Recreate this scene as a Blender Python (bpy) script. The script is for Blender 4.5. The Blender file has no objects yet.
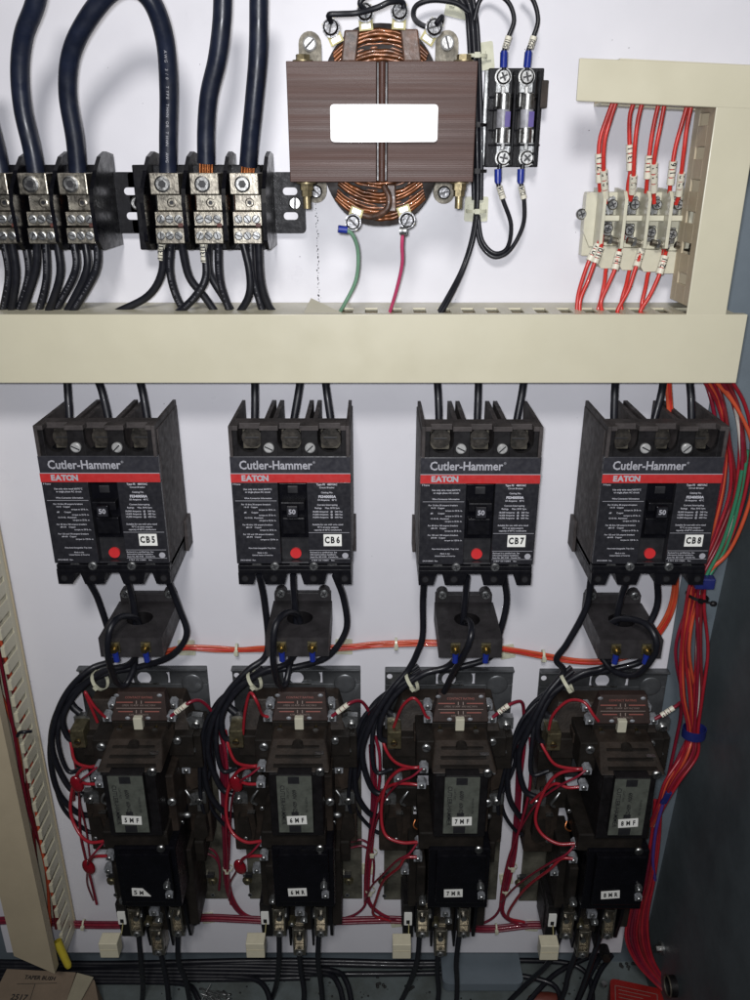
import bpy, math, random
from mathutils import Vector, Matrix
R = math.radians
rnd = random.Random(7)
S = bpy.context.scene
COL = S.collection
# ---------------------------------------------------------------- camera model (millimetres)
F, PIT, D, CZ = 820.0, R(22.5), 745.0, 985.0
cP, sP = math.cos(PIT), math.sin(PIT)
def P(px, py, h):
    """point seen at photo pixel px,py that stands h mm in front of the mounting panel"""
    yr, xr = (500.0 - py) / F, (px - 375.0) / F
    zc = (D - h) / (cP + yr * sP)
    return Vector((xr * zc, -h, CZ + zc * (yr * cP - sP)))
def PZ(px, py, z):
    """point seen at photo pixel px,py at height z above the enclosure floor"""
    yr, xr = (500.0 - py) / F, (px - 375.0) / F
    zc = (z - CZ) / (yr * cP - sP)
    return Vector((xr * zc, zc * (cP + yr * sP) - D, z))
# ---------------------------------------------------------------- materials
MATS = {}
def mat(name, col, rough=0.5, metal=0.0, noise=0.12, nscale=60, bump=0.0, bscale=400, spec=0.5, coat=0.0, stretch=None, col2=None, trans=0.0, cov=(0.35, 0.7)):
    m = bpy.data.materials.new(name); m.use_nodes = True
    nt = m.node_tree; b = nt.nodes['Principled BSDF']
    b.inputs['Metallic'].default_value = metal
    b.inputs['Specular IOR Level'].default_value = spec
    b.inputs['Coat Weight'].default_value = coat
    b.inputs['Transmission Weight'].default_value = trans
    tc = nt.nodes.new('ShaderNodeTexCoord'); mp = nt.nodes.new('ShaderNodeMapping')
    nt.links.new(tc.outputs['Object'], mp.inputs['Vector'])
    if stretch: mp.inputs['Scale'].default_value = stretch
    n = nt.nodes.new('ShaderNodeTexNoise'); n.inputs['Scale'].default_value = nscale; n.inputs['Detail'].default_value = 6; n.inputs['Roughness'].default_value = 0.65
    nt.links.new(mp.outputs[0], n.inputs['Vector'])
    r = nt.nodes.new('ShaderNodeValToRGB')
    c2 = col2 if col2 else tuple(max(0, c * (1 - noise * 2)) for c in col)
    r.color_ramp.elements[0].position = cov[0]; r.color_ramp.elements[1].position = cov[1]
    r.color_ramp.elements[0].color = (*c2, 1); r.color_ramp.elements[1].color = (*col, 1)
    nt.links.new(n.outputs['Fac'], r.inputs['Fac']); nt.links.new(r.outputs['Color'], b.inputs['Base Color'])
    n2 = nt.nodes.new('ShaderNodeTexNoise'); n2.inputs['Scale'].default_value = nscale * 2.3; n2.inputs['Detail'].default_value = 4
    nt.links.new(mp.outputs[0], n2.inputs['Vector'])
    mr = nt.nodes.new('ShaderNodeMapRange'); mr.inputs[1].default_value = 0.3; mr.inputs[2].default_value = 0.7
    mr.inputs[3].default_value = max(0.03, rough - 0.1); mr.inputs[4].default_value = min(1, rough + 0.12)
    nt.links.new(n2.outputs['Fac'], mr.inputs[0]); nt.links.new(mr.outputs[0], b.inputs['Roughness'])
    if bump:
        n3 = nt.nodes.new('ShaderNodeTexNoise'); n3.inputs['Scale'].default_value = bscale; n3.inputs['Detail'].default_value = 3
        nt.links.new(mp.outputs[0], n3.inputs['Vector'])
        bp = nt.nodes.new('ShaderNodeBump'); bp.inputs['Strength'].default_value = bump; bp.inputs['Distance'].default_value = 0.001
        nt.links.new(n3.outputs['Fac'], bp.inputs['Height']); nt.links.new(bp.outputs[0], b.inputs['Normal'])
    MATS[name] = m
    return m
mat('panel_white', (.615, .61, .648), .36, noise=.03, nscale=9, bump=.05, bscale=90, cov=(.2, .6))
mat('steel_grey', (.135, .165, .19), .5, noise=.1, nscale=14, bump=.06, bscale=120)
mat('wall_grey_shaded', (.076, .092, .10), .5, noise=.18, nscale=12, bump=.06, bscale=120)  # same enclosure paint as steel_grey, with the side wall's shade put into the colour
mat('floor_grey', (.125, .15, .155), .6, noise=.2, nscale=20, bump=.15, bscale=260, col2=(.07, .08, .075))
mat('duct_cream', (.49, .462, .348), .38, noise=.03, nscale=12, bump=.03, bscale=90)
mat('parting_tan', (.55, .50, .36), .5, noise=.06, nscale=30)  # pale tan of the reset block's parting line
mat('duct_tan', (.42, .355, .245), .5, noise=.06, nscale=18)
mat('black_plastic', (.0055, .0055, .0075), .42, noise=.2, nscale=90, bump=.12, bscale=500, spec=.18)
mat('dusty_plastic', (.066, .057, .056), .6, noise=.3, nscale=70, bump=.15, bscale=420, spec=.25)
mat('glossy_black', (.004, .004, .006), .3, noise=.2, nscale=60, spec=.2)
mat('plate_black', (.017, .017, .021), .38, noise=.15, nscale=120)
mat('band_grey', (.024, .024, .030), .4, noise=.1, nscale=120)
mat('band_red', (.42, .022, .022), .45, noise=.06, nscale=120)
mat('button_red', (.52, .025, .028), .4, noise=.04)
mat('ink_white', (.50, .50, .54), .5, noise=.02)
mat('ink_grey', (.34, .34, .37), .5, noise=.05)
mat('ink_black', (.012, .012, .014), .5, noise=.02)
mat('tag_white', (.74, .74, .70), .4, noise=.03)
mat('sticker', (.74, .74, .72), .25, noise=.01, nscale=20, coat=.3)
mat('phenolic', (.018, .0145, .012), .52, noise=.35, nscale=38, bump=.25, bscale=420, spec=.25, col2=(.007, .006, .005))
mat('phenolic_brown', (.036, .026, .020), .55, noise=.3, nscale=38, bump=.25, bscale=420, spec=.25, col2=(.012, .009, .007))
mat('relay_face', (.034, .021, .018), .62, noise=.2, nscale=60, spec=.2)
mat('relay_ink', (.20, .15, .13), .6, noise=.1)
mat('relay_line', (.22, .06, .045), .6, noise=.1)
mat('terminal_black', (.008, .007, .008), .5, noise=.3, nscale=80, spec=.3)
mat('steel', (.42, .42, .41), .36, 1.0, noise=.2, nscale=160, bump=.15)
mat('zinc', (.44, .45, .45), .38, .9, noise=.3, nscale=120, bump=.2)
mat('screw_recess', (.055, .048, .040), .5, .4, noise=.4, nscale=140, bump=.2)
mat('terminal_grey', (.34, .355, .38), .48, .2, noise=.3, nscale=200, bump=.35, bscale=700)
mat('lug_metal', (.40, .375, .31), .38, 1.0, noise=.25, nscale=110, bump=.2, col2=(.22, .20, .17))
mat('brass', (.36, .28, .13), .36, 1.0, noise=.25, nscale=140, bump=.1)
mat('dull_brass', (.21, .185, .11), .45, .8, noise=.3, nscale=140, bump=.1)
mat('strap_brass', (.28, .25, .11), .5, .4, noise=.15, nscale=90)
mat('copper', (.62, .22, .08), .34, .85, noise=.25, nscale=160)
mat('coil_wire', (.24, .078, .020), .34, .4, noise=.4, nscale=60, coat=.2)
mat('coil_wrap', (.014, .007, .005), .5, noise=.3, nscale=50, spec=.15)
mat('coil_tape', (.12, .058, .036), .42, noise=.4, nscale=90, bump=.4, bscale=260, coat=.15)
mat('core', (.068, .028, .019), .5, noise=.3, nscale=22, bump=.15, bscale=60, stretch=(.10, .10, 6.0), col2=(.034, .015, .011), cov=(.2, .8), spec=.35)
mat('core_gap', (.012, .008, .007), .4, noise=.3)
mat('bracket_zinc', (.16, .145, .115), .5, .6, noise=.3, nscale=90, bump=.2)
mat('wire_black', (.0085, .009, .013), .42, noise=.1, nscale=60, coat=.04, spec=.4)
mat('cable_black', (.010, .014, .030), .38, noise=.25, nscale=40, bump=.1, bscale=180, spec=.45)
mat('ct_plastic', (.034, .031, .033), .5, noise=.25, nscale=60, bump=.1, bscale=400, spec=.35)
mat('wire_ruby', (.30, .014, .024), .34, noise=.1, coat=.15)
mat('wire_wine', (.135, .010, .026), .4, noise=.1)
mat('wire_red', (.50, .030, .022), .32, noise=.08, coat=.2)
mat('wire_crimson', (.20, .010, .026), .36, noise=.1, coat=.1)
mat('wire_dark_red', (.16, .014, .018), .4, noise=.1)
mat('wire_orange', (.50, .075, .030), .38, noise=.08, coat=.1)
mat('dull_orange', (.12, .022, .012), .6, noise=.1)
mat('rust', (.10, .022, .014), .6, noise=.3)
mat('print_dim', (.16, .16, .18), .5, noise=.05)
mat('wire_green', (.03, .17, .09), .35, noise=.08)
mat('wire_pale_green', (.16, .30, .20), .35, noise=.15)
mat('wire_pink', (.46, .05, .13), .33, noise=.08)
mat('wire_white', (.5, .46, .42), .4, noise=.05)
mat('ferrule_blue', (.012, .028, .24), .35, noise=.1, coat=.2)
mat('tie_blue', (.012, .018, .12), .4, noise=.1)
mat('marker_cream', (.66, .63, .52), .45, noise=.08, nscale=150)
mat('tie_clear', (.50, .50, .38), .35, noise=.06, nscale=80)
mat('strip_ivory', (.53, .51, .40), .38, noise=.08, nscale=50, coat=.15)
mat('ivory', (.60, .56, .42), .4, noise=.06)
mat('coil_label', (.12, .13, .11), .45, .2, noise=.2, nscale=90)
mat('cardboard', (.22, .165, .115), .75, noise=.1, nscale=30, bump=.1)
mat('card_light', (.30, .27, .19), .7, noise=.08, nscale=30)
mat('yellow', (.46, .37, .03), .45, noise=.12)
mat('screw_dark', (.17, .17, .175), .34, 1.0, noise=.35, nscale=150, bump=.3)
mat('screw_bright', (.58, .58, .57), .3, .45, noise=.15, nscale=150, bump=.2)
mat('bolt_brass', (.34, .28, .16), .42, .75, noise=.25, nscale=120, bump=.15)
mat('tag_red', (.26, .010, .008), .5, noise=.15, nscale=30)
mat('debris', (.02, .02, .02), .7, noise=.2)
mat('plate_blue', (.15, .157, .165), .34, .6, noise=.35, nscale=20, bump=.2, bscale=120)
mat('plate_olive', (.28, .265, .21), .34, .65, noise=.4, nscale=30, bump=.1)
mat('red_dip', (.17, .004, .010), .22, noise=.1, coat=.3)
mat('fuse_white', (.36, .36, .39), .4, noise=.25, nscale=120)
mat('fuse_violet', (.06, .035, .20), .4, noise=.05)
# core laminations: fine horizontal lines as bump and tone
def laminate(m):
    nt = m.node_tree; b = nt.nodes['Principled BSDF']
    tc = nt.nodes.new('ShaderNodeTexCoord'); w = nt.nodes.new('ShaderNodeTexWave'); w.bands_direction = 'Z'
    w.inputs['Scale'].default_value = 260; w.inputs['Distortion'].default_value = 1.5; w.inputs['Detail'].default_value = 2
    nt.links.new(tc.outputs['Object'], w.inputs['Vector'])
    bp = nt.nodes.new('ShaderNodeBump'); bp.inputs['Strength'].default_value = .3; bp.inputs['Distance'].default_value = .00025
    nt.links.new(w.outputs['Fac'], bp.inputs['Height'])
    old = b.inputs['Normal'].links
    if old: nt.links.new(old[0].from_node.outputs[0], bp.inputs['Normal'])
    nt.links.new(bp.outputs[0], b.inputs['Normal'])
laminate(MATS['core'])
# ---------------------------------------------------------------- mesh builder
def V(*a): return Vector(a)
class MB:
    def __init__(s): s.v = []; s.f = []; s.m = []; s.sm = []; s.mats = []
    def mi(s, m):
        if m not in s.mats: s.mats.append(m)
        return s.mats.index(m)
    def add(s, vs, fs, m, smooth=False):
        o = len(s.v); k = s.mi(m); s.v += [Vector(v) for v in vs]
        for f in fs: s.f.append([i + o for i in f]); s.m.append(k); s.sm.append(smooth)
        return s
    def hexa(s, p, m):   # p: 4 bottom, 4 top (counter-clockwise seen from top)
        return s.add(p, [(3, 2, 1, 0), (4, 5, 6, 7), (0, 1, 5, 4), (1, 2, 6, 5), (2, 3, 7, 6), (3, 0, 4, 7)], m)
    def box(s, x0, x1, y0, y1, z0, z1, m):
        x0, x1 = sorted((x0, x1)); y0, y1 = sorted((y0, y1)); z0, z1 = sorted((z0, z1))
        return s.hexa([(x0, y0, z0), (x1, y0, z0), (x1, y1, z0), (x0, y1, z0), (x0, y0, z1), (x1, y0, z1), (x1, y1, z1), (x0, y1, z1)], m)
    def pbox(s, x0, y0, x1, y1, h0, h1, m, o=V(0, 0, 0)):
        xm, ym = (x0 + x1) / 2, (y0 + y1) / 2
        return s.box(P(x0, ym, h1).x - o.x, P(x1, ym, h1).x - o.x, -h0, -h1, P(xm, y1, h1).z - o.z, P(xm, y0, h1).z - o.z, m)
    def prism(s, pts, m, lo, hi, O=V(0, 0, 0), u=V(1, 0, 0), w=V(0, 0, 1), n=V(0, -1, 0), smooth=False):
        """polygon pts in plane (u,w), from n*lo to n*hi; default faces the camera side"""
        k = len(pts)
        a = [O + u * p[0] + w * p[1] + n * lo for p in pts]; b = [O + u * p[0] + w * p[1] + n * hi for p in pts]
        s.add(b, [tuple(range(k))], m); s.add(a, [tuple(reversed(range(k)))], m)
        return s.add(a + b, [(i, (i + 1) % k, (i + 1) % k + k, i + k) for i in range(k)], m, smooth)
    def cyl(s, p0, p1, r0, m, r1=None, n=16, smooth=True, caps=True):
        p0, p1 = Vector(p0), Vector(p1); r1 = r0 if r1 is None else r1
        d = (p1 - p0).normalized(); a = d.orthogonal().normalized(); b = d.cross(a)
        A = [p0 + (a * math.cos(2 * math.pi * i / n) + b * math.sin(2 * math.pi * i / n)) * r0 for i in range(n)]
        B = [p1 + (a * math.cos(2 * math.pi * i / n) + b * math.sin(2 * math.pi * i / n)) * r1 for i in range(n)]
        s.add(A + B, [(i, (i + 1) % n, (i + 1) % n + n, i + n) for i in range(n)], m, smooth)
        if caps: s.add(B, [tuple(range(n))], m); s.add(A, [tuple(reversed(range(n)))], m)
        return s
    def tube(s, pts, r, m, n=10, sub=6, closed=False, flat=1.0):
        pts = [Vector(p) for p in pts]; c = spline(pts, sub, closed)
        L = len(c); prev = None; rings = []
        for i in range(L):
            t = ((c[(i + 1) % L] - c[i - 1]) if closed else (c[min(i + 1, L - 1)] - c[max(i - 1, 0)])).normalized()
            if prev is None: a = t.orthogonal().normalized()
            else: a = (prev - t * prev.dot(t)).normalized()
            prev = a; b = t.cross(a)
            rr = r(i / (L - 1)) if callable(r) else r
            rings += [c[i] + (a * math.cos(2 * math.pi * j / n) + b * math.sin(2 * math.pi * j / n) * flat) * rr for j in range(n)]
        fs = []
        for i in range(L if closed else L - 1):
            for j in range(n):
                k = ((i + 1) % L) * n
                fs.append((i * n + j, i * n + (j + 1) % n, k + (j + 1) % n, k + j))
        s.add(rings, fs, m, True)
        if not closed:
            s.add(rings[:n], [tuple(reversed(range(n)))], m); s.add(rings[-n:], [tuple(range(n))], m)
        return s
    def ball(s, c, rx, ry, rz, m, n=12):
        c = Vector(c); vs = []; fs = []; k = n // 2
        for i in range(k + 1):
            th = math.pi * i / k
            for j in range(n):
                ph = 2 * math.pi * j / n
                vs.append(c + V(rx * math.sin(th) * math.cos(ph), ry * math.sin(th) * math.sin(ph), rz * math.cos(th)))
        for i in range(k):
            for j in range(n): fs.append((i * n + j, (i + 1) * n + j, (i + 1) * n + (j + 1) % n, i * n + (j + 1) % n))
        return s.add(vs, fs, m, True)
    def text(s, txt, size, m, O, u=V(1, 0, 0), w=V(0, 0, 1), align='CENTER', bold=0.0, sx=1.0, shear=0.0):
        vs, fs = glyphs(txt, bold, align, shear)
        O = Vector(O)
        return s.add([O + u * (v[0] * size * sx) + w * (v[1] * size) for v in vs], fs, m)
    def spaced(s, txt, size, m, O, u=V(1, 0, 0), w=V(0, 0, 1), gap=.8, bold=.0, sx=.8):
        for k, ch in enumerate(txt): s.text(ch, size, m, Vector(O) + u * ((k - (len(txt) - 1) / 2) * gap * size), u=u, w=w, bold=bold, sx=sx)
        return s
    def build(s, name, parent=None, bevel=0.0, seg=2, org=None):
        me = bpy.data.meshes.new(name); o = bpy.data.objects.new(name, me)
        og = org if org is not None else (ORG[parent.name] if parent else (s.v[0] if s.v else V(0, 0, 0)))
        ORG[o.name] = og
        me.from_pydata([(v - og) * .001 for v in s.v], [], s.f)
        for m in s.mats: me.materials.append(MATS[m])
        for i, p in enumerate(me.polygons): p.material_index = s.m[i]; p.use_smooth = s.sm[i]
        me.update(); COL.objects.link(o)
        if parent: o.parent = parent
        else: o.location = og * .001
        if bevel:
            b = o.modifiers.new('bevel', 'BEVEL'); b.width = bevel * .001; b.segments = seg; b.limit_method = 'ANGLE'; b.angle_limit = R(40)
        return o
ORG = {}
def spline(pts, sub, closed=False):
    n = len(pts)
    if n < 3 and not closed:
        return [pts[0].lerp(pts[-1], i / (sub * 2)) for i in range(sub * 2 + 1)]
    out = []
    for i in range(n if closed else n - 1):
        if closed: p0, p1, p2, p3 = pts[i - 1], pts[i], pts[(i + 1) % n], pts[(i + 2) % n]
        else:
            p1, p2 = pts[i], pts[i + 1]
            p0 = pts[i - 1] if i else p1 * 2 - p2
            p3 = pts[i + 2] if i + 2 < n else p2 * 2 - p1
        for j in range(sub):
            t = j / sub
            out.append(.5 * ((2 * p1) + (p2 - p0) * t + (2 * p0 - 5 * p1 + 4 * p2 - p3) * t * t + (3 * p1 - p0 - 3 * p2 + p3) * t ** 3))
    if not closed: out.append(pts[-1].copy())
    return out
GC = {}
def glyphs(txt, bold, align, shear):
    k = (txt, bold, align, shear)
    if k in GC: return GC[k]
    cu = bpy.data.curves.new('t', 'FONT'); cu.body = txt; cu.size = 1.0; cu.align_x = align; cu.align_y = 'CENTER'
    cu.resolution_u = 2; cu.offset = bold; cu.shear = shear; cu.fill_mode = 'FRONT'
    ob = bpy.data.objects.new('t', cu); COL.objects.link(ob)
    bpy.context.view_layer.update()
    me = bpy.data.meshes.new_from_object(ob.evaluated_get(bpy.context.evaluated_depsgraph_get()))
    vs = [(v.co.x, v.co.y) for v in me.vertices]; fs = [tuple(p.vertices) for p in me.polygons]
    bpy.data.objects.remove(ob); bpy.data.curves.remove(cu); bpy.data.meshes.remove(me)
    GC[k] = (vs, fs); return GC[k]
def rrect(x0, z0, x1, z1, r, n=4):
    pts = []
    for cx, cz, a0 in ((x1 - r, z0 + r, -90), (x1 - r, z1 - r, 0), (x0 + r, z1 - r, 90), (x0 + r, z0 + r, 180)):
        for i in range(n + 1):
            a = R(a0 + 90 * i / n); pts.append((cx + r * math.cos(a), cz + r * math.sin(a)))
    return pts
def tag(o, label=None, cat=None, group=None, kind=None):
    if label: o['label'] = label
    if cat: o['category'] = cat
    if group: o['group'] = group
    if kind: o['kind'] = kind
    return o
def thing(name, label, cat, loc, group=None):
    o = bpy.data.objects.new(name, None); COL.objects.link(o); o.empty_display_size = .01
    o.location = Vector(loc) * .001; ORG[o.name] = Vector(loc)
    return tag(o, label, cat, group)
def copy_tree(o, parent=None):
    c = o.copy(); COL.objects.link(c); c.parent = parent
    if o.name in ORG: ORG[c.name] = ORG[o.name]
    for ch in list(o.children): copy_tree(ch, c)
    return c
def screw(parent, c, r, m='steel', name='screw', ln=2.5, ang=None, kind='slot', axis=V(0, -1, 0), washer=0):
    """screw head sitting on point c, facing axis"""
    c = Vector(c); b = MB(); ang = rnd.uniform(0, 180) if ang is None else ang
    if washer: b.cyl(c, c + axis * .8, washer, m, n=18); c = c + axis * .8
    b.cyl(c, c + axis * ln * .7, r, m, n=18); b.cyl(c + axis * ln * .7, c + axis * ln, r, m, r1=r * .78, n=18)
    u = Matrix.Rotation(R(ang), 3, axis) @ axis.orthogonal().normalized(); w = axis.cross(u); e = c + axis * (ln + .06)
    def bar(u, w, L, W): b.add([e + u * L + w * W, e - u * L + w * W, e - u * L - w * W, e + u * L - w * W][::-1], [(0, 1, 2, 3)], 'ink_black')
    if kind == 'slot': bar(u, w, r * .85, r * .13)
    elif kind == 'cross': bar(u, w, r * .6, r * .13); e = e + axis * .03; bar(w, -u, r * .6, r * .13)
    elif kind == 'hex':
        b.add([e + (u * math.cos(i * math.pi / 3) + w * math.sin(i * math.pi / 3)) * r * .5 for i in range(6)], [tuple(range(6))], 'ink_black')
    return b.build(name, parent)
def wire(name, label, pts, r, m='wire_black', group=None, cat='wire', n=8, parent=None, sub=6):
    ps = [P(*p) if not isinstance(p, Vector) else p for p in pts]
    b = MB(); b.tube(ps, r, m, n=n, sub=sub)
    o = b.build(name, parent, org=None if parent else ps[0])
    if not parent: tag(o, label, cat, group)
    elif label: o['label'] = label
    return o
def marker(parent, p, q, txt='', r=2.6, name='wire_marker'):
    """sleeve with printed characters between two world points"""
    p, q = Vector(p), Vector(q); b = MB(); d = q - p; k = 3
    for i in range(k):
        b.cyl(p + d * (i / k + .02), p + d * ((i + 1) / k - .03), r, 'marker_cream', n=12)
    ax = d.normalized(); u = ax.cross(V(0, 1, 0)).normalized()
    if u.x < 0: u = -u
    up = -ax if ax.z < 0 else ax
    for i, ch in enumerate(txt[:k]):
        b.text(ch, r * 2.0, 'ink_black', p + d * ((i + .5) / k) + V(0, -r - .1, 0), u=up, w=-u, bold=.02)
    return b.build(name, parent)
def tie(parent, pts_center, rx, m='tie_clear', ax=V(0, 0, 1), w=2.5, name='cable_tie', head=True, ry=None):
    """loop of cable tie round a centre, axis ax"""
    c = Vector(pts_center); ax = Vector(ax).normalized(); a = ax.cross(V(0, 1, 0)).normalized(); bq = V(0, 1, 0)
    ry = ry or rx; b = MB(); n = 16; vs = []
    for o, rr in ((-w / 2, 1), (w / 2, 1)):
        for i in range(n):
            t = 2 * math.pi * i / n; vs.append(c + ax * o + a * math.cos(t) * rx + bq * math.sin(t) * ry)
    b.add(vs, [(i, (i + 1) % n, n + (i + 1) % n, n + i) for i in range(n)], m, True)
    vs2 = [c + (v - c) * 1.0 + (v - c - ax * (v - c).dot(ax)).normalized() * .9 for v in vs]
    b.add(vs2, [(i, (i + 1) % n, n + (i + 1) % n, n + i) for i in range(n)], m, True)
    for o in (0, n):
        b.add([vs[o + i] for i in range(n)] + [vs2[o + i] for i in range(n)], [(i, (i + 1) % n, n + (i + 1) % n, n + i) for i in range(n)], m)
    if head:
        q = c - bq * (ry + 1.5); b.hexa([q + a * x * 2.2 + bq * y * 1.8 + ax * z * 2 for z in (-1, 1) for x, y in ((-1, -1), (1, -1), (1, 1), (-1, 1))], m)
    return b.build(name, parent)
def tie_mount(label, px, py, rot=0, s=10, group='adhesive cable tie mounts on the panel'):
    c = P(px, py, 0); t = thing('cable_tie_mount', label, 'cable mount', c, group)
    b = MB(); cr, sr = math.cos(R(rot)), math.sin(R(rot))
    u, w = V(cr, 0, sr), V(-sr, 0, cr)
    b.prism(rrect(-s, -s, s, s, 1.5, 3), 'tie_clear', .3, 2.2, O=c, u=u, w=w); b.build('base', t, .4)
    b = MB()
    for q in (-1, 1): b.prism([(q * s * .55 - 2, -3.5), (q * s * .55 + 2, -3.5), (q * s * .55 + 2, 3.5), (q * s * .55 - 2, 3.5)], 'tie_clear', 2.2, 5, O=c, u=u, w=w)
    b.build('bridge', t, .5)
    return t
LP1, LP2, WS = 11.0, 17.5, 0.03
# ================================================================ SETTING
b = MB(); pl = P(320, 953, 0).z
b.box(-470, 314, 0, 3, pl, CZ + 330, 'panel_white')
tag(b.build('mounting_panel', bevel=1.0), 'white painted steel mounting panel behind all the devices', 'panel', kind='structure')
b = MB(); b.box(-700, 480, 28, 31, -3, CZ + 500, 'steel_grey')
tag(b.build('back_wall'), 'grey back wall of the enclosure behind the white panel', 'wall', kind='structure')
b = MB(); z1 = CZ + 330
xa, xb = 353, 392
b.hexa([(xa, -700, 0), (xa + 3, -700, 0), (xa + 3, 28, 0), (xa, 28, 0), (xb, -700, z1), (xb + 3, -700, z1), (xb + 3, 28, z1), (xb, 28, z1)], 'wall_grey_shaded')
tag(b.build('side_wall'), 'right side wall of the enclosure, its grey darkened as shade', 'wall', kind='structure')
b = MB(); b.box(-700, 480, -700, 28, -4, 0, 'floor_grey')
tag(b.build('floor'), 'grey steel floor of the enclosure with dust and debris', 'floor', kind='structure')
# small debris specks on the floor
b = MB()
for i in range(70):
    px, py = rnd.uniform(160, 640), rnd.uniform(968, 1000); c = PZ(px, py, .8); r = rnd.uniform(.5, 1.8)
    b.ball(c, r * rnd.uniform(.7, 1.8), r, .8, 'debris', 6)
for cx, cy in ((597, 966), (625, 965), (636, 964), (382, 985), (410, 988)):
    for k in range(7): b.ball(PZ(cx + rnd.uniform(-5, 5), cy + rnd.uniform(-2, 2), 1.5), 2.4, 2, 1.6, 'debris', 6)
tag(b.build('debris'), 'scattered dark metal shavings and dust on the enclosure floor', 'debris', kind='stuff')

b = MB()
for k in range(46):
    y = 196 + k * 2.4 + rnd.uniform(-1, 1); c = P(316 + (y - 196) * .03 + rnd.uniform(-1.2, 1.2), y, .2); b.ball(c, rnd.uniform(.25, .7), .25, rnd.uniform(.3, 1.0), 'debris', 6)
for k in range(60):
    c = P(rnd.uniform(10, 700), rnd.uniform(20, 940), .2); b.ball(c, rnd.uniform(.2, .5), .2, rnd.uniform(.2, .5), 'debris', 6)
tag(b.build('specks'), 'dark drips and specks on the white panel, a dotted line below the transformer', 'specks', kind='stuff')
# ================================================================ WIRE DUCTS
def slots_wall(b, fx, L0, L1, pitch, slot, d0, d1, s0, s1, th, m):
    """wall made of strips with rectangular openings; fx(a,b,c,d) draws a box from along L a..b and depth c..d"""
    fx(L0, L1, d0, s0); fx(L0, L1, s1, d1)
    x = L0
    while x < L1:
        fx(x, min(x + pitch - slot, L1), s0, s1); x += pitch
zt = P(375, 316, 70).z; zb = P(375, 381.5, 70).z; xr = P(741, 350, 70).x
t = thing('wire_duct', 'long cream wire duct running across the panel above the four breakers', 'wire duct', (0, -35, (zt + zb) / 2))
b = MB()
b.box(-470, xr, -1, -3, zb, zt, 'duct_cream'); b.box(-469, xr - 2, -22, -66, zt - 5, zt - 4, 'duct_tan')  # second box: thin liner added under the slots so their insides look lighter
xs0 = P(303, 310, 60).x
slots_wall(b, lambda a, c, d, e: b.box(a, c, -d, -e, zt - 1.8, zt, 'duct_cream'), xs0, xr, 20.5, 10.5, 3, 66, 30, 58, 2, 'duct_cream'); b.box(-470, xs0, -3, -66, zt - 1.8, zt, 'duct_cream')
slots_wall(b, lambda a, c, d, e: b.box(a, c, -d, -e, zb, zb + 1.8, 'duct_cream'), -470, xr, 20.5, 10.5, 3, 66, 22, 60, 2, 'duct_cream')
b.build('trough', t, .3)
b = MB()
b.box(-470, xr + .5, -68.4, -70.4, zb - 1.2, zt + 1.2, 'duct_cream'); b.box(-470, xr + .5, -62, -68.4, zt + .2, zt + 1.2, 'duct_cream'); b.box(-470, xr + .5, -62, -68.4, zb - 1.2, zb - .2, 'duct_cream')
b.build('cover', t, .7)
# short upper duct
t = thing('wire_duct', 'short cream wire duct at the top right, above the terminal strip wires', 'wire duct', P(660, 85, 35))
TL, BL = P(579.4, 58, 70), P(576.2, 101, 70); TR = P(800, 67, 70); BR = P(800, 111.5, 70)
b = MB()
def slab(a, c, d, e, y0, y1, m): b.hexa([V(a.x, y1, a.z), V(c.x, y1, c.z), V(c.x, y0, c.z), V(a.x, y0, a.z), V(d.x, y1, d.z), V(e.x, y1, e.z), V(e.x, y0, e.z), V(d.x, y0, d.z)], m)
slab(BL, BR, TL, TR, -70.5, -68.5, 'duct_cream'); b.build('cover', t, .7)
b = MB(); U = V(0, 0, 2); k_ = V(30, 0, 0); TL, BL = TL + k_, BL + k_
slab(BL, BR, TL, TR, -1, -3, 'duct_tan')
slab(TL - U, TR - U, TL, TR, -3, -68.4, 'duct_cream'); slab(BL, BR, BL + U, BR + U, -46, -68.4, 'duct_cream'); slab(BL, BR, BL + U, BR + U, -3, -24, 'duct_cream')
b.build('trough', t, .3)
# right vertical duct
x0, x1 = 254.5, 286; z0 = P(700, 317, 70).z; z1 = BL.z + 3
t = thing('wire_duct', 'vertical cream wire duct at the right edge beside the terminal strip', 'wire duct', (270, -35, (z0 + z1) / 2))
b = MB(); b.box(x0 - .8, x1, -68.5, -70.3, z0 - 1, z1 - 6, 'duct_cream'); b.build('cover', t, .7)
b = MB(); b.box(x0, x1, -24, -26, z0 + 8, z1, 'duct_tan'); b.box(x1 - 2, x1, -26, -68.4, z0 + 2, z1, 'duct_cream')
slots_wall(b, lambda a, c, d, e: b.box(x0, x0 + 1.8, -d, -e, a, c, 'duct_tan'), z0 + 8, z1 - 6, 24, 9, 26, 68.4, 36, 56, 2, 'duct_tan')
b.build('trough', t, .3)
for k, (py, mm) in enumerate(((207, 'wire_red'), (238, 'wire_red'), (258, 'wire_crimson'), (286, 'wire_red'))):
    pass
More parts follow.
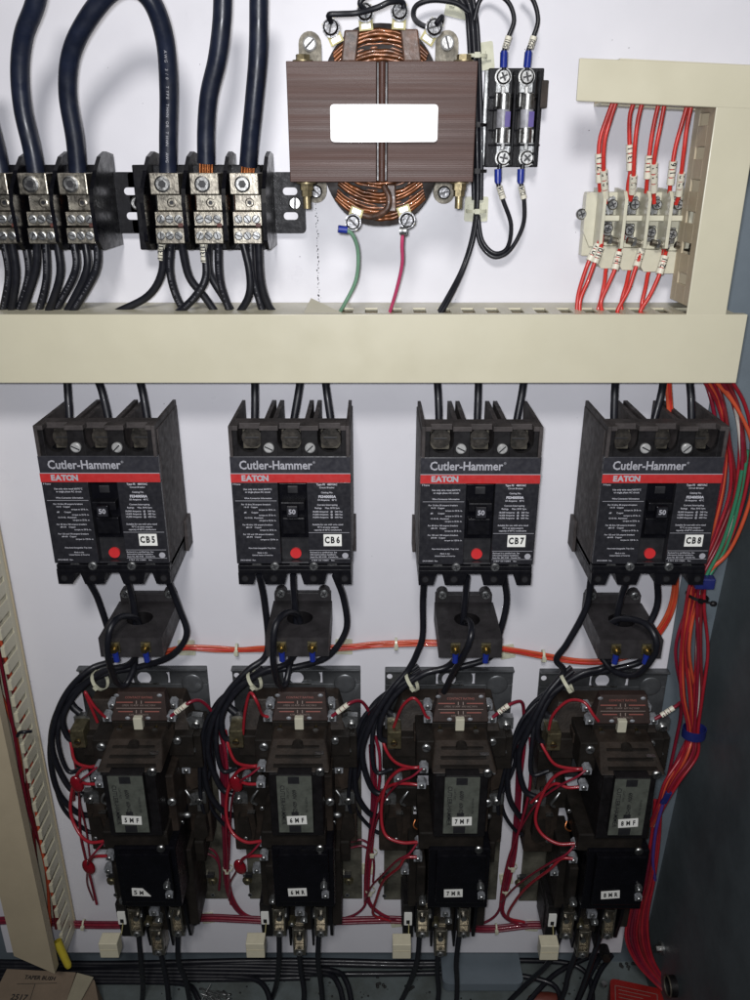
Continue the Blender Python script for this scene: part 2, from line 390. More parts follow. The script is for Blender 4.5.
# left vertical slotted duct
xw = -373.0; z0 = P(70, 925, 0).z; z1 = P(5, 400, 0).z
t = thing('wire_duct', 'tall slotted cream wire duct at the left edge with its cover pulled away', 'wire duct', (xw - 25, -20, (z0 + z1) / 2))
b = MB(); L = z0; b.box(-440, xw, -1, -3, z0, z1 + 400, 'duct_cream')
b.box(xw - 2, xw, -3, -14, z0, z1 + 300, 'duct_cream'); b.box(xw - .9, xw + 1.2, -3, -6, z0, z1 + 300, 'duct_tan')
while L < z1 + 300:
    b.box(xw - 2, xw, -14, -40, L, L + 14.2, 'duct_cream'); b.box(xw - 3.2, xw + .8, -38, -42, L + 1.2, L + 13, 'duct_cream'); L += 20.0
b.build('slotted_wall', t, .5)
b = MB()
for k in range(9):
    x = xw - 8 - k * 3.2; b.tube([V(x + rnd.uniform(-2, 2), -rnd.uniform(14, 36), z1 + 200 - i * (z1 + 200 - z0 - 25) / 9) for i in range(10)], 1.8, ['wire_orange', 'wire_dark_red', 'wire_crimson'][k % 3], n=6, sub=3)
o = b.build('wire_bundle', org=V(xw - 20, -25, z0)); tag(o, 'red and orange wires stuffed in the tall slotted duct at left', 'wires')
# loose cover
t = thing('duct_cover', 'loose cream duct cover with a diagonally cut lower end, leaning at the left edge', 'duct cover', P(30, 960, 75))
b = MB(); A, B_ = P(58.5, 974, 75), P(20, 956, 75); A.x -= 4; B_.x -= 4; ztop = CZ - 190
b.prism([(A.x, A.z), (A.x, ztop), (B_.x - 3, ztop), (B_.x - 3, B_.z)], 'duct_tan', 73, 75)
b.prism([(A.x, A.z), (A.x, ztop), (A.x - 1.8, ztop), (A.x - 1.8, A.z)], 'duct_tan', 63, 73)
b.prism([(B_.x - 3, B_.z), (B_.x - 3, ztop), (B_.x - 1, ztop), (B_.x - 1, B_.z)], 'duct_tan', 63, 73)
b.build('cover_strip', t, .5)
# black clip and yellow connector by the slotted duct
b = MB(); c = P(22, 735, 48); b.tube([c + V(-6, 2, -3), c + V(-2, 0, 3), c + V(4, 0, 4), c + V(7, 6, 0)], 1.8, 'wire_black', n=8)
tag(b.build('cable_clip', org=c), 'small black clip hooked over the slotted duct edge', 'clip')
b = MB(); a, c = P(57, 941, 52), P(68, 965, 60); b.cyl(a, c, 5.0, 'yellow', r1=4.2, n=14); b.cyl(c, c + (c - a) * .1, 4.2, 'yellow', r1=3, n=14)
tag(b.build('cable_sleeve', bevel=.3), 'yellow plastic sleeve hanging below the slotted duct', 'sleeve')
# torn triangle resting in the duct slots
b = MB(); A, B_, Cc = P(303, 315, 66), P(349, 316, 66), P(311, 298, 30)
b.add([A, B_, Cc], [(0, 1, 2)], 'duct_cream'); b.add([A - V(0, 0, 1), B_ - V(0, 0, 1), Cc - V(0, 0, 1)], [(2, 1, 0)], 'duct_cream')
b.add([A, B_, Cc, A - V(0, 0, 1), B_ - V(0, 0, 1), Cc - V(0, 0, 1)], [(0, 3, 4, 1), (1, 4, 5, 2), (2, 5, 3, 0)], 'duct_cream')
tag(b.build('plastic_scrap'), 'triangular cream plastic offcut lying on top of the long duct', 'scrap')

# ================================================================ POWER DISTRIBUTION BLOCKS
def make_block():
    O = P(206, 205, 0); t = thing('power_distribution_block', 'x', 'terminal block', O)
    hx = 39.3 * .80
    b = MB()
    b.box(O.x - 52, O.x + 52, -2, -30, O.z - 34, O.z + 32, 'black_plastic'); b.build('base', t, 1)
    cx = [P(166.5, 205, 60).x, P(206, 205, 60).x, P(245.5, 205, 60).x]; pit = (cx[2] - cx[0]) / 2
    zt, zm = P(206, 158, 40).z, P(206, 247, 60).z
    for i in range(4):
        x = cx[0] + (i - .5) * pit - (1 if i == 0 else 0)
        b = MB()
        pts = [(3, P(206, 240, 5).z - 4), (60, zm - 2), (68, zm + 5), (70, O.z + 5), (66, zt - 22), (52, zt - 9), (38, zt + 1), (22, zt + 5), (3, zt + 3)]
        b.prism(pts, 'glossy_black', -1.6, 1.6, O=V(x, 0, 0), u=V(0, -1, 0), w=V(0, 0, 1), n=V(1, 0, 0))
        b.build('barrier', t, .8)
    for i in range(3):
        x = cx[i]; w = 11.4
        zz = [P(206, y, h).z for y, h in ((173, 62), (195, 62), (211, 52), (227, 54), (244, 58))]
        b = MB()
        b.box(x - w, x + w, -30, -62, zz[1], zz[0], 'lug_metal'); b.build('cable_lug', t, .9)
        b = MB(); b.box(x - w + 1.5, x + w, -30, -50, zz[2], zz[1], 'lug_metal'); b.box(x - w, x - w + 1.5, -30, -44, zz[2], zz[1], 'copper')
        m1 = b.build('middle_step', t, .7)
        b = MB(); b.box(x - w, x + w, -30, -54, zz[3] + 1, zz[2] - .6, 'lug_metal'); b.box(x + w - 5, x + w - 1, -54, -54.5, zz[3], zz[3] + 3, 'rust'); m2 = b.build('screw_step', t, .7)
        b = MB(); b.box(x - w, x + w, -30, -58, zz[4], zz[3] - .6, 'lug_metal'); m3 = b.build('screw_step', t, .7)
        screw(t, (x - 1, -62, (zz[0] + zz[1]) / 2), 6.2, 'steel', 'hex_set_screw', 2.5, kind='hex')
        screw(m1, (x + 2, -50, (zz[1] + zz[2]) / 2), 3.6, 'lug_metal', 'set_screw', 1, kind='hex')
        for k in (-1, 0, 1):
            screw(m2, (x + k * 7.0, -54, (zz[2] + zz[3]) / 2), 3.3, 'zinc', 'set_screw', 1.2)
            screw(m3, (x + k * 7.0, -58, (zz[3] + zz[4]) / 2), 3.3, 'zinc', 'set_screw', 1.2)
    for sx in (-1, 1):
        b = MB(); xe = cx[1] + sx * 1.5 * pit; xo = xe + sx * 27
        zA, zB = P(206, 172, 6).z, P(206, 233, 6).z
        b.prism(rrect(min(xe, xo), zB, max(xe, xo), zA, 3), 'black_plastic', .5, 9); f = b.build('mounting_flange', t, .6)
        for zz_ in (zA - 15, zB + 14):
            b = MB(); xc = xe + sx * 15; b.prism(rrect(xc - 6, zz_ - 3, xc + 6, zz_ + 3, 2.8), 'panel_white', 9.1, 9.3); b.build('slot', f)
        screw(f, (xe + sx * 19, -9, (zA + zB) / 2), 5.5, 'steel', 'mounting_screw', 3, ang=None)
    return t
blk = make_block(); blk['label'] = 'three-pole black power distribution block beside the transformer, fed by three thick cables'
blk['group'] = 'power distribution blocks'
o2 = copy_tree(blk); off = P(76, 205, 60) - P(245.5, 205, 60); o2.location = blk.location + V(off.x, 0, 0) * .001
o2['label'] = 'three-pole black power distribution block at the far left, cut off by the photo edge'
# thick feed cables
G = 'thick black feed cables'
thick = [
 ('thick black cable at the extreme left edge entering the cut-off block', [(-22, 60, 55), (-14, 110, 52), (-4, 150, 48), (3, 185, 46)]),
 ('thick black cable second from the left edge, bowing left above its lug', [(42, -30, 75), (35, 5, 68), (24, 35, 60), (20, 70, 54), (23, 110, 50), (32, 150, 48), (38, 185, 46)]),
 ('thick black cable arching overhead from the left block to the right block', [(79, 185, 46), (75, 140, 50), (68, 95, 56), (71, 55, 64), (86, 22, 72), (110, -8, 78), (132, -14, 80), (152, 2, 76), (165, 40, 66), (168.5, 90, 56), (168, 140, 50), (168, 185, 46)]),
 ('thick black cable with an S bend and bare copper strands above its lug', [(223, -20, 66), (222, 20, 64), (217, 60, 60), (209, 95, 55), (206, 130, 50), (206, 163, 47)]),
 ('straight thick black cable nearest the transformer', [(259, -20, 62), (258, 50, 58), (254, 100, 54), (250, 140, 50), (248, 166, 47)]),
]
for l, p in thick:
    o = wire('power_cable', l, p, 6.9, 'cable_black', G, 'cable', n=16, sub=8)
    e = P(*p[-1]); d = (e - P(*p[-2])).normalized()
    if p[-1][1] < 180:
        b = MB()
        for i in range(14):
            a = i * 2.4; rr = 5.2 * math.sqrt((i + .5) / 14); q = e + V(math.cos(a) * rr, math.sin(a) * rr, 0)
            b.cyl(q, q + d * 16, .9, 'copper', n=6)
        b.build('copper_strands', o)
# printed legends along the cables: small white characters
def legend(o, pts, txt, size, r):
    c = spline([P(*p) for p in pts], 30); b = MB(); s = 0; k = 0
    for i in range(1, len(c)):
        s += (c[i] - c[i - 1]).length
        if s > size * .72:
            s = 0; ch = txt[k % len(txt)]; k += 1
            if ch == ' ': continue
            ax = (c[i] - c[i - 1]).normalized(); n = V(0, -1, 0); n = (n - ax * n.dot(ax)).normalized(); side = n.cross(ax)
            b.text(ch, size, 'print_dim' if r < 5 else 'ink_grey', c[i] + n * (r + .05), u=ax, w=side)
    b.build('printed_legend', o)
arch = [o for o in COL.objects if o.name.startswith('power_cable') and 'arching' in o.get('label', '')][0]
legend(arch, [(167, 45, 65), (169.5, 90, 56), (169, 140, 50), (169, 165, 48)], 'AWG 3/0 TYPE THHN OR THWN  ', 3.0, 6.9)
# load cables below the blocks
def z2(l): return [((x / 2.5), (y / 2.5), h) for x, y, h in l]
lows = [
 ([(405, 600, 46), (405, 680, 42), (370, 740, 38), (290, 782, 36)], 'bending left from the first pole of the right block, with a cream marker'),
 ([(428, 600, 46), (425, 680, 42), (445, 750, 38), (480, 800, 36)], 'dropping from the first pole of the right block and curving right'),
 ([(452, 600, 50), (472, 690, 44), (510, 740, 40), (552, 800, 36)], 'sweeping right from the first pole of the right block'),
 ([(508, 600, 46), (515, 690, 46), (485, 745, 46), (430, 795, 40)], 'curving left from the middle pole of the right block, with a cream marker'),
 ([(522, 600, 42), (524, 680, 36), (560, 745, 34), (592, 800, 34)], 'sweeping right from the middle pole of the right block, behind'),
 ([(545, 600, 50), (550, 700, 46), (578, 790, 38)], 'dropping from the right side of the middle pole of the right block'),
 ([(606, 600, 46), (624, 680, 46), (622, 740, 44), (590, 795, 38)], 'curling back left from the last pole of the right block'),
 ([(626, 600, 42), (632, 690, 42), (650, 755, 40), (664, 800, 36)], 'dropping from the centre of the last pole of the right block'),
 ([(646, 600, 50), (652, 700, 46), (672, 765, 40), (700, 795, 34)], 'sweeping right from the last pole of the right block, nearest the transformer'),
 ([(8, 600, 46), (22, 690, 44), (4, 795, 36)], 'at the extreme left below the cut-off block'),
 ([(28, 600, 50), (40, 690, 46), (26, 795, 38)], 'second from the left edge below the cut-off block'),
 ([(62, 600, 42), (72, 690, 42), (40, 795, 34)], 'third from the left edge below the cut-off block'),
 ([(92, 600, 50), (88, 680, 46), (50, 795, 38)], 'bowing left from the middle pole of the left block'),
 ([(114, 600, 42), (116, 700, 42), (92, 795, 36)], 'dropping from the middle pole of the left block'),
 ([(142, 600, 50), (150, 690, 48), (116, 795, 40)], 'at the right side of the middle pole of the left block'),
 ([(184, 600, 42), (188, 680, 44), (128, 795, 36)], 'leaning left from the last pole of the left block'),
 ([(212, 600, 46), (216, 680, 46), (160, 795, 38)], 'second under the last pole of the left block, leaning left'),
 ([(243, 600, 50), (238, 680, 48), (172, 795, 40)], 'outermost under the last pole of the left block, curving left'),
]
for i, (p, l) in enumerate(lows):
    o = wire('load_cable', 'black cable ' + l, z2(p), 3.3, 'wire_black', 'black cables dropping from the power blocks into the duct', n=10)
    if i % 2 == 1: legend(o, z2(p), 'E 6 AWG 600V  THHN ', 2.2, 3.3)
    if i in (0, 3):
        a = P(*z2([p[0]])[0]); c = P(*z2([p[1]])[0]); marker(o, a.lerp(c, .10), a.lerp(c, .62), 'T3L', 3.4)

# ================================================================ TRANSFORMER
t = thing('transformer', 'open-frame control transformer with brown laminated core, copper coil and white sticker', 'transformer', P(382, 122, 0))
H0, H1 = 22, 92
cl, cr2 = P(288, 120, H1), P(475.5, 120, H1); ct, cb = P(382, 61, H1).z, P(382, 182, H1).z
b = MB(); gm = P(382, 120, H1).x
b.box(cl.x, gm - 4, -H0, -H1, cb, ct, 'core'); b.box(gm + 4, cr2.x, -H0, -H1, cb, ct, 'core'); b.box(gm - 4, gm + 4, -H0, -H1 + 1.5, cb + .5, ct - .5, 'core_gap')
b.cyl((gm, -H1 + 1.2, cb + .5), (gm, -H1 + 1.2, ct - .5), 2.6, 'core', n=12); core = b.build('laminated_core', t, .5)
b = MB(); a, c = P(331, 142, H1), P(438, 104.5, H1)
b.prism(rrect(a.x, a.z, c.x, c.z, 2.5), 'sticker', H1 + 2.1, H1 + 2.5); b.build('sticker', core)
# coil: rounded drum, seen above and below the core
zc0 = (ct + cb) / 2; hz = (P(382, 22, 70).z - P(382, 226, 70).z) / 2; zc1 = (P(382, 22, 70).z + P(382, 226, 70).z) / 2
hxw = 47
def sup(k, ax, az, e=2.35): 
    a = 2 * math.pi * k; c, s_ = math.cos(a), math.sin(a)
    return (gm - 1 + math.copysign(abs(c) ** (2 / e), c) * ax, zc1 + math.copysign(abs(s_) ** (2 / e), s_) * az)
b = MB(); b.prism([sup(i / 64, hxw, hz) for i in range(64)], 'coil_wrap', 12, 66, smooth=True); b.build('coil_wrap', t, 1.2)
for sgn, nm in ((1, 1), (-1, -1)):
    b = MB()
    for k in range(13):
        az = hz - 5 - k * 2.6; ax = hxw - 7 - k * .5; bow = 15 - k * .45
        pts = []
        for j in range(15):
            q = (j / 7 - 1); x = gm - 1 + q * ax * .86
            pts.append(V(x + rnd.uniform(-.3, .3), -66 - 2.2 * math.sin(k * 1.3) - rnd.uniform(0, .8), zc1 + sgn * (az - bow * abs(q) ** 2.2 + rnd.uniform(-.35, .35))))
        b.tube(pts, 1.6, 'coil_wire', n=8, sub=3)
    b.build('winding', t)
for px, py0, py1, w0, tilt, nm in ((352, 30, 62, 5.5, -3.5, 't'), (409, 29, 62, 6.5, 3.5, 't'), (391, 184, 212, 3.6, 1, 'b')):
    b = MB(); A, B_ = P(px + tilt * 0, py0, 70), P(px + tilt, py1, 70)
    b.hexa([V(A.x - w0, -66, A.z), V(A.x - w0, -71.5, A.z), V(B_.x - w0, -72, B_.z), V(B_.x - w0, -66, B_.z), V(A.x + w0, -66, A.z), V(A.x + w0, -71.5, A.z), V(B_.x + w0, -72, B_.z), V(B_.x + w0, -66, B_.z)], 'coil_tape')
    b.build('tape_strap', t, 1.2)
b = MB(); b.tube([P(356, 213, 68), P(372, 217, 71), P(386, 210, 74), (P(389, 198, 74)), P(384, 186, 72)], 2.6, 'coil_tape', n=8); b.build('lead_sleeve', t)
for px, py, sy in ((310, 47, 1), (447, 46, 1), (316, 189, -1), (444, 190, -1)):
    c = P(px, py, 8); b = MB(); w = 9
    pts = [(c.x - w, c.z - sy * 16), (c.x + w, c.z - sy * 16)] + [(c.x + w * math.cos(R(a)), c.z + sy * (2 + w * math.sin(R(a)))) for a in range(0, 181, 20)]
    if sy < 0: pts = pts[::-1]
    b.prism(pts, 'bracket_zinc', 4, 9); f = b.build('mounting_foot', t, .8); screw(f, (c.x, -9, c.z + sy * 2), 5.4, 'screw_bright' if sy > 0 else 'screw_dark', 'mounting_screw', 3)
for px in (307, 458.5):
    b = MB(); tp, bt = P(px, 52, 55), P(px, 205, 80); x = P(px, 190, 80).x
    b.cyl((x, -84, cb - 19), (x, -84, ct + 4), 2.9, 'bolt_brass', n=10)
    for zz, r in ((cb - 3.5, 5.2), (cb - 8, 4.2), (ct + 2.5, 5.2)): b.cyl((x, -84, zz - 2.3), (x, -84, zz + 2.3), r, 'bolt_brass', n=6, smooth=False)
    b.cyl((x, -84, ct + .2), (x, -84, ct + 1.2), 7.4, 'bolt_brass', n=16); b.cyl((x, -84, cb - .3), (x, -84, cb - 1.3), 7.4, 'bolt_brass', n=16)
    b.build('clamp_bolt', t)
for px, py, rot, sy in ((331, 28, 25, 1), (365, 13, 5, 1), (399.5, 12, -3, 1), (434, 28, -32, 1), (353, 222, 160, -1), (407, 220, 200, -1)):
    c = P(px, py, 72); u = V(math.cos(R(rot)), 0, math.sin(R(rot))); w = V(-math.sin(R(rot)), 0, math.cos(R(rot)))
    b = MB(); b.prism([(-5, -11), (5, -11), (5, 5), (-5, 5)], 'strap_brass', -1, .6, O=c, u=u, w=w); b.prism([(-3.4, -10), (3.4, -10), (3.4, -6.6), (-3.4, -6.6)], 'steel', .6, .9, O=c, u=u, w=w)
    s_ = b.build('terminal_strap', t, .5); screw(s_, c + V(0, -.6, 0), 5.4, 'screw_dark', 'terminal_screw', 4.5, washer=6.4)
# wires of the transformer
wire('primary_wire', 'short black wire looped over the transformer top from its left terminal', [(331, 22, 78), (329, 15, 84), (340, 14, 84), (357, 13, 82), (376, 8, 86), (390, 2, 86), (402, 2, 80), (404, 8, 78)], 2.0, 'wire_black', 'black wires at the transformer terminals')
wire('primary_wire', 'black wire leaving the top of the photo from the second transformer terminal', [(365, 10, 78), (360, 2, 82), (372, -8, 80)], 2.0, 'wire_black', 'black wires at the transformer terminals')
wire('primary_wire', 'black wire curling from the top right transformer terminal to the vertical bundle', [(436, 24, 80), (442, 17, 76), (438, 27, 60), (424, 26, 40), (414, 18, 24), (416, 6, 18), (432, 0, 16), (456, 3, 14), (469, 12, 12)], 2.0, 'wire_black', 'black wires at the transformer terminals')
for px, py in ((331, 17), (443, 19)):
    pass
o = wire('ground_wire', 'pale green wire from the lower left transformer terminal down into the duct', [(343, 230, 76), (352, 234, 74), (358, 252, 66), (356, 280, 58), (344, 305, 52), (336, 318, 46)], 1.6, 'wire_pale_green', None)
b = MB(); b.cyl(P(338, 229, 78), P(347, 230, 77), 2.9, 'ferrule_blue', n=10); b.build('ring_terminal', o)
o = wire('secondary_wire', 'pink wire from the lower right transformer terminal down into the duct', [(403, 231, 76), (402, 245, 74), (402, 265, 66), (396, 292, 56), (388, 318, 46)], 1.5, 'wire_pink', None)
b = MB(); b.cyl(P(400, 231, 77), P(407, 231, 78), 3.2, 'zinc', n=10); b.build('ring_terminal', o)

# ================================================================ FUSE HOLDER
t = thing('fuse_holder', 'black two-pole fuse holder right of the transformer with violet banded fuses', 'fuse holder', P(514, 118, 0))
b = MB(); b.pbox(487, 68, 541, 167, 4, 14, 'black_plastic')
for px in (513.8, 538): b.pbox(px - 1.4, 70, px + 1.4, 166, 14, 27, 'black_plastic')
for py in (97, 110, 130, 145): b.pbox(489, py - 1, 540, py + 1, 14, 20, 'black_plastic')
for px in (502, 526): b.pbox(px - 9, 100, px + 9, 138, 14, 17, 'terminal_black')
b.pbox(536, 80, 548, 108, 4, 18, 'phenolic_brown')
b.build('base', t, .8)
b = MB(); b.pbox(483, 70, 489.5, 166, 1, 6, 'zinc'); b.build('mounting_rail', t, .5)
for px in (503, 526.5):
    for sy, yt, yl, yc in ((1, 77, 88, 100), (-1, 158, 148, 136)):
        b = MB(); b.pbox(px - 7, min(yt, yl) - 7, px + 7, max(yt, yl) + 5, 14, 18, 'zinc'); b.pbox(px - 2, min(yl, yc) - 2, px + 2, max(yl, yc) + 2, 18, 21, 'steel'); tb = b.build('terminal_plate', t, .6)
        screw(tb, P(px, yt, 18), 5.6, 'steel', 'terminal_screw', 3.5, kind='cross', washer=6.6)
        b = MB()
        for q in (-1, 1): b.pbox(px + q * 6.2 - 1, yc - 7, px + q * 6.2 + 1, yc + 7, 14, 30, 'steel')
        b.build('clip', t, .4)
    b = MB(); a, c = P(px, 94, 27), P(px, 143, 27)
    x = (a.x + c.x) / 2
    b.cyl((x, -27, a.z), (x, -27, a.z - 11), 5.6, 'steel'); b.cyl((x, -27, c.z), (x, -27, c.z + 11), 5.6, 'steel'); b.cyl((x, -27, a.z - 11), (x, -27, c.z + 11), 5.2, 'fuse_white')
    b.box(x + .8, x + 5, -29.0, -32.3, (a.z + c.z) / 2 - 6, (a.z + c.z) / 2 + 5, 'fuse_violet'); b.build('fuse', t)
G = 'black wires joined to the fuse holder'
def ferr(o, p, q, r=3.0, m='ferrule_blue', name='crimp_terminal'):
    b = MB(); b.cyl(P(*p), P(*q), r, m, n=12); b.cyl(P(*q), Vector(P(*q)) + (P(*q) - P(*p)) * .12, r * .8, m, n=12); return b.build(name, o)
o = wire('fuse_wire', 'black wire with blue crimp looping over to the left pole of the fuse holder', [(504, 70, 24), (504, 52, 26), (508, 38, 26), (514, 20, 24), (508, 2, 20), (492, -8, 16), (480, 0, 12), (474, 20, 10)], 1.8, 'wire_black', G)
ferr(o, (503.5, 67, 24), (504, 52, 26)); marker(o, P(505, 49, 26), P(509, 36, 26), '51')
o = wire('fuse_wire', 'black wire with blue crimp and marker rising from the right pole of the fuse holder', [(527, 70, 24), (528, 52, 26), (533, 38, 26), (538, 20, 24), (533, 0, 20), (522, -10, 16)], 1.8, 'wire_black', G)
ferr(o, (527, 67, 24), (528.5, 52, 26)); marker(o, P(530, 49, 26), P(534, 36, 26), '52')
o = wire('fuse_wire', 'black wire under the left pole of the fuse holder curving back to the bundle', [(500, 164, 24), (498, 182, 24), (503, 200, 24), (511, 225, 20), (507, 248, 16), (494, 253, 12), (482, 240, 9), (478, 215, 8)], 1.8, 'wire_black', G)
ferr(o, (498, 169, 24), (498, 182, 24)); marker(o, P(499, 186, 24), P(503, 199, 24), '41')
o = wire('fuse_wire', 'black wire under the right pole of the fuse holder curving back to the bundle', [(523, 164, 24), (521, 182, 24), (524, 200, 24), (523, 225, 20), (510, 250, 16), (494, 257, 12), (480, 243, 9), (476, 215, 8)], 1.8, 'wire_black', G)
ferr(o, (521, 169, 24), (520.5, 182, 24)); marker(o, P(521, 186, 24), P(524, 199, 24), '42')
t = thing('wire_bundle', 'vertical bundle of black wires between transformer and fuse holder, tied to the panel', 'wires', P(476, 120, 6))
for k, dx in enumerate((-4.5, -1.5, 1.5, 4.5, 0)):
    hh = 5 if k < 4 else 8
    p = [(462 + dx * 2, -10, 8), (470 + dx, 8, hh + 4), (473 + dx, 30, hh), (475.5 + dx, 80, hh), (477 + dx, 140, hh), (477.5 + dx * .8, 200, hh)]
    if k in (1, 4): p += [(474 + dx, 235, hh + 6), (464 + dx, 268, 18), (450 + dx * 2, 298, 34), (438 + dx * 2, 318, 44)]
    wire('bundle_wire', None, p, 1.9, 'wire_black', parent=t)
for py in (56, 125, 171, 211): tie(t, P(476.2, py, 6.5), 8, 'terminal_black' if py in (125, 171) else 'tie_clear', ry=5)
tie_mount('clear adhesive tie mount at the very top beside the wire bundle', 459, 4, -12)
tie_mount('clear adhesive tie mount right of the transformer at its upper corner', 481, 57, 8)
tie_mount('clear adhesive tie mount below the fuse holder on the black bundle', 476, 209, 0)
# ================================================================ IVORY TERMINAL STRIP
def Q(x, y, h): return (570 + x / 5.357, 170 + y / 5.357, h)      # zoomed crop -> photo pixel
t = thing('terminal_strip', 'ivory four-pole terminal strip with cross-head screws at the upper right', 'terminal strip', P(640, 230, 0))
b = MB(); b.pbox(584, 192, 690, 256, 3, 14, 'strip_ivory'); b.build('base', t, 1)
bx = [583, 602, 623.5, 648, 671, 693]
xs = []
for i in range(5):
    x = P(bx[i + 1] - 1 if i < 4 else 692, 190, 34).x if i else P(600, 190, 34).x
    x = [P(602.5, 220, 36).x, P(623.8, 220, 36).x, P(647, 220, 36).x, P(669, 220, 36).x, P(690, 220, 36).x][i]
    zt_, zb_ = P(640, 191, 30).z, P(640, 246, 36).z
    b = MB(); b.prism([(3, zb_ - 3), (38, zb_ - 2), (38, zt_ - 6), (32, zt_), (3, zt_ + 2)], 'strip_ivory', -1.3, 1.3, O=V(x, 0, 0), u=V(0, -1, 0), w=V(0, 0, 1), n=V(1, 0, 0)); b.build('barrier', t, .5)
    xs.append(x)
b = MB(); zt_, zb_ = P(590, 192, 16).z, P(590, 246, 16).z; xe = P(584, 220, 16).x
b.prism([(xe, zt_ - 2), (xe, zb_ + 12), (xe + 6, zb_), (xs[0], zb_), (xs[0], zt_), (xe + 4, zt_)][::-1], 'strip_ivory', 6, 17); b.build('end_plate', t, .8)
screw(t, P(581, 214, 14), 4.5, 'steel', 'end_screw', 3.5, kind='cross')
pole = []
for i in range(4):
    xa, xb = xs[i] + 1.4, xs[i + 1] - 1.4; xm = (xa + xb) / 2; pole.append(xm)
    zU, zM, zL = P(640, 206, 24).z, P(640, 218, 24).z, P(640, 231 + i * 2, 24).z
    b = MB(); b.box(xa, xb, -14, -28, zM - 2.2, zM + 2.2, 'strip_ivory'); b.build('rib', t, .6)
    b = MB(); b.box(xa + 2, xb - 3, -14, -19, zU - 7, zU + 7, 'steel'); b.box(xa + 2, xb - 3, -14, -19, zL - 6, zL + 7, 'steel')
    b.prism([(xa + 4, zU - 2), (xa + 7, zU - 8), (xb - 3, zU + 6), (xb - 5, zU + 8)], 'zinc', 19, 21.5); b.build('clamp_plate', t, .6)
    screw(t, (xm + 2, -20, zU + 1), 4.3, 'steel', 'terminal_screw', 4, kind='cross'); screw(t, (xm, -20, zL + 2), 4.3, 'steel', 'terminal_screw', 4, kind='cross')
    # lower tongue
    zt2 = P(640, 246, 22).z - i * 1.4; c = xm + 2
    b = MB(); b.prism([(c - 8, zt2), (c - 8, zt2 - 14), (c - 5, zt2 - 18), (c + 5, zt2 - 18), (c + 8, zt2 - 14), (c + 8, zt2)], 'strip_ivory', 6, 25); b.build('lower_tongue', t, 1.2)
# jumper bars with screws
for i in range(4):
    b = MB(); c = P(604 + i * 24 + 6, 240 + i * 2.2, 30); b.cyl(c + V(-6, 0, 1.6), c + V(7, 0, -1.6), 2.8, 'lug_metal', n=8, smooth=False); b.cyl(c + V(-1.4, 0, .4), c + V(1, 0, 0), 4.0, 'zinc', n=6, smooth=False); b.cyl(c + V(7, 0, -1.6), c + V(8.4, 0, -1.8), 4.8, 'steel', n=12)
    b.build('jumper_bolt', t)
# red wires above
def z3(l): return [(540 + x / 3.224, 30 + y / 3.224, h) for x, y, h in l]
G = 'red wires above the terminal strip'; nm = ['first', 'second', 'third', 'fourth']
ups = [([(238, 225, 40), (215, 285, 38), (192, 360, 36), (190, 450, 34), (193, 520, 28)], 'left', 0, (.62, .90), '17'),
       ([(248, 225, 46), (228, 285, 44), (208, 360, 42), (205, 450, 38), (211, 535, 28), (211, 560, 26)], 'right', 0, (.60, .84), '50'),
       ([(306, 225, 40), (290, 275, 38), (288, 350, 36), (292, 440, 34), (284, 500, 30), (283, 545, 26)], 'left', 1, (.44, .64), '13'),
       ([(332, 225, 46), (316, 290, 44), (306, 370, 42), (302, 460, 38), (298, 520, 30), (291, 550, 26)], 'right', 1, (.62, .84), '16'),
       ([(386, 225, 40), (370, 290, 38), (356, 370, 36), (348, 450, 34), (342, 525, 28)], 'left', 2, (.62, .86), '11'),
       ([(404, 225, 46), (390, 300, 44), (374, 380, 42), (366, 450, 38), (367, 530, 28), (368, 560, 26)], 'right', 2, (.55, .78), '14'),
       ([(480, 225, 40), (458, 300, 38), (436, 380, 36), (424, 460, 34), (417, 525, 28)], 'left', 3, (.64, .90), '61'),
       ([(492, 225, 46), (474, 310, 44), (464, 390, 42), (456, 460, 38), (448, 530, 30), (438, 562, 26)], 'right', 3, (.60, .82), '92')]
for p, side, k, (a, c), tx in ups:
    pp = z3(p); o = wire('control_wire', f'red wire at the {side} of the {nm[k]} pair from the left, above the terminal strip', pp, 1.75, 'wire_red', G)
    s_ = spline([P(*q) for q in pp], 10); marker(o, s_[int(a * (len(s_) - 1))], s_[int(c * (len(s_) - 1))], tx, 3.0)
G = 'red wires below the terminal strip'
dn = [([(196, 655, 26), (188, 690, 34), (160, 740, 36), (138, 800, 36), (122, 860, 36), (118, 925, 38)], 'left', 0, (.20, .42), '10'),
      ([(199, 655, 26), (196, 700, 38), (178, 745, 38), (154, 810, 38), (130, 870, 40), (128, 925, 42)], 'right', 0, (.20, .42), '01'),
      ([(262, 655, 24), (252, 700, 20), (216, 760, 22), (208, 810, 30), (196, 870, 36), (180, 925, 38)], 'left', 1, None, ''),
      ([(268, 665, 24), (250, 735, 36), (240, 775, 38), (216, 830, 40), (196, 880, 42), (206, 925, 42)], 'right', 1, (.14, .40), '11'),
      ([(334, 680, 24), (312, 720, 20), (290, 770, 22), (278, 820, 30), (262, 880, 36), (268, 925, 38)], 'left', 2, None, ''),
      ([(330, 700, 28), (318, 740, 36), (304, 780, 38), (284, 840, 40), (250, 905, 42), (262, 925, 42)], 'right', 2, (.05, .34), '14'),
      ([(402, 700, 24), (380, 740, 20), (352, 775, 22), (340, 830, 30), (328, 890, 36), (342, 925, 38)], 'left', 3, None, ''),
      ([(412, 690, 26), (398, 745, 36), (380, 800, 38), (352, 860, 40), (324, 905, 42), (334, 925, 42)], 'right', 3, (.14, .36), '12')]
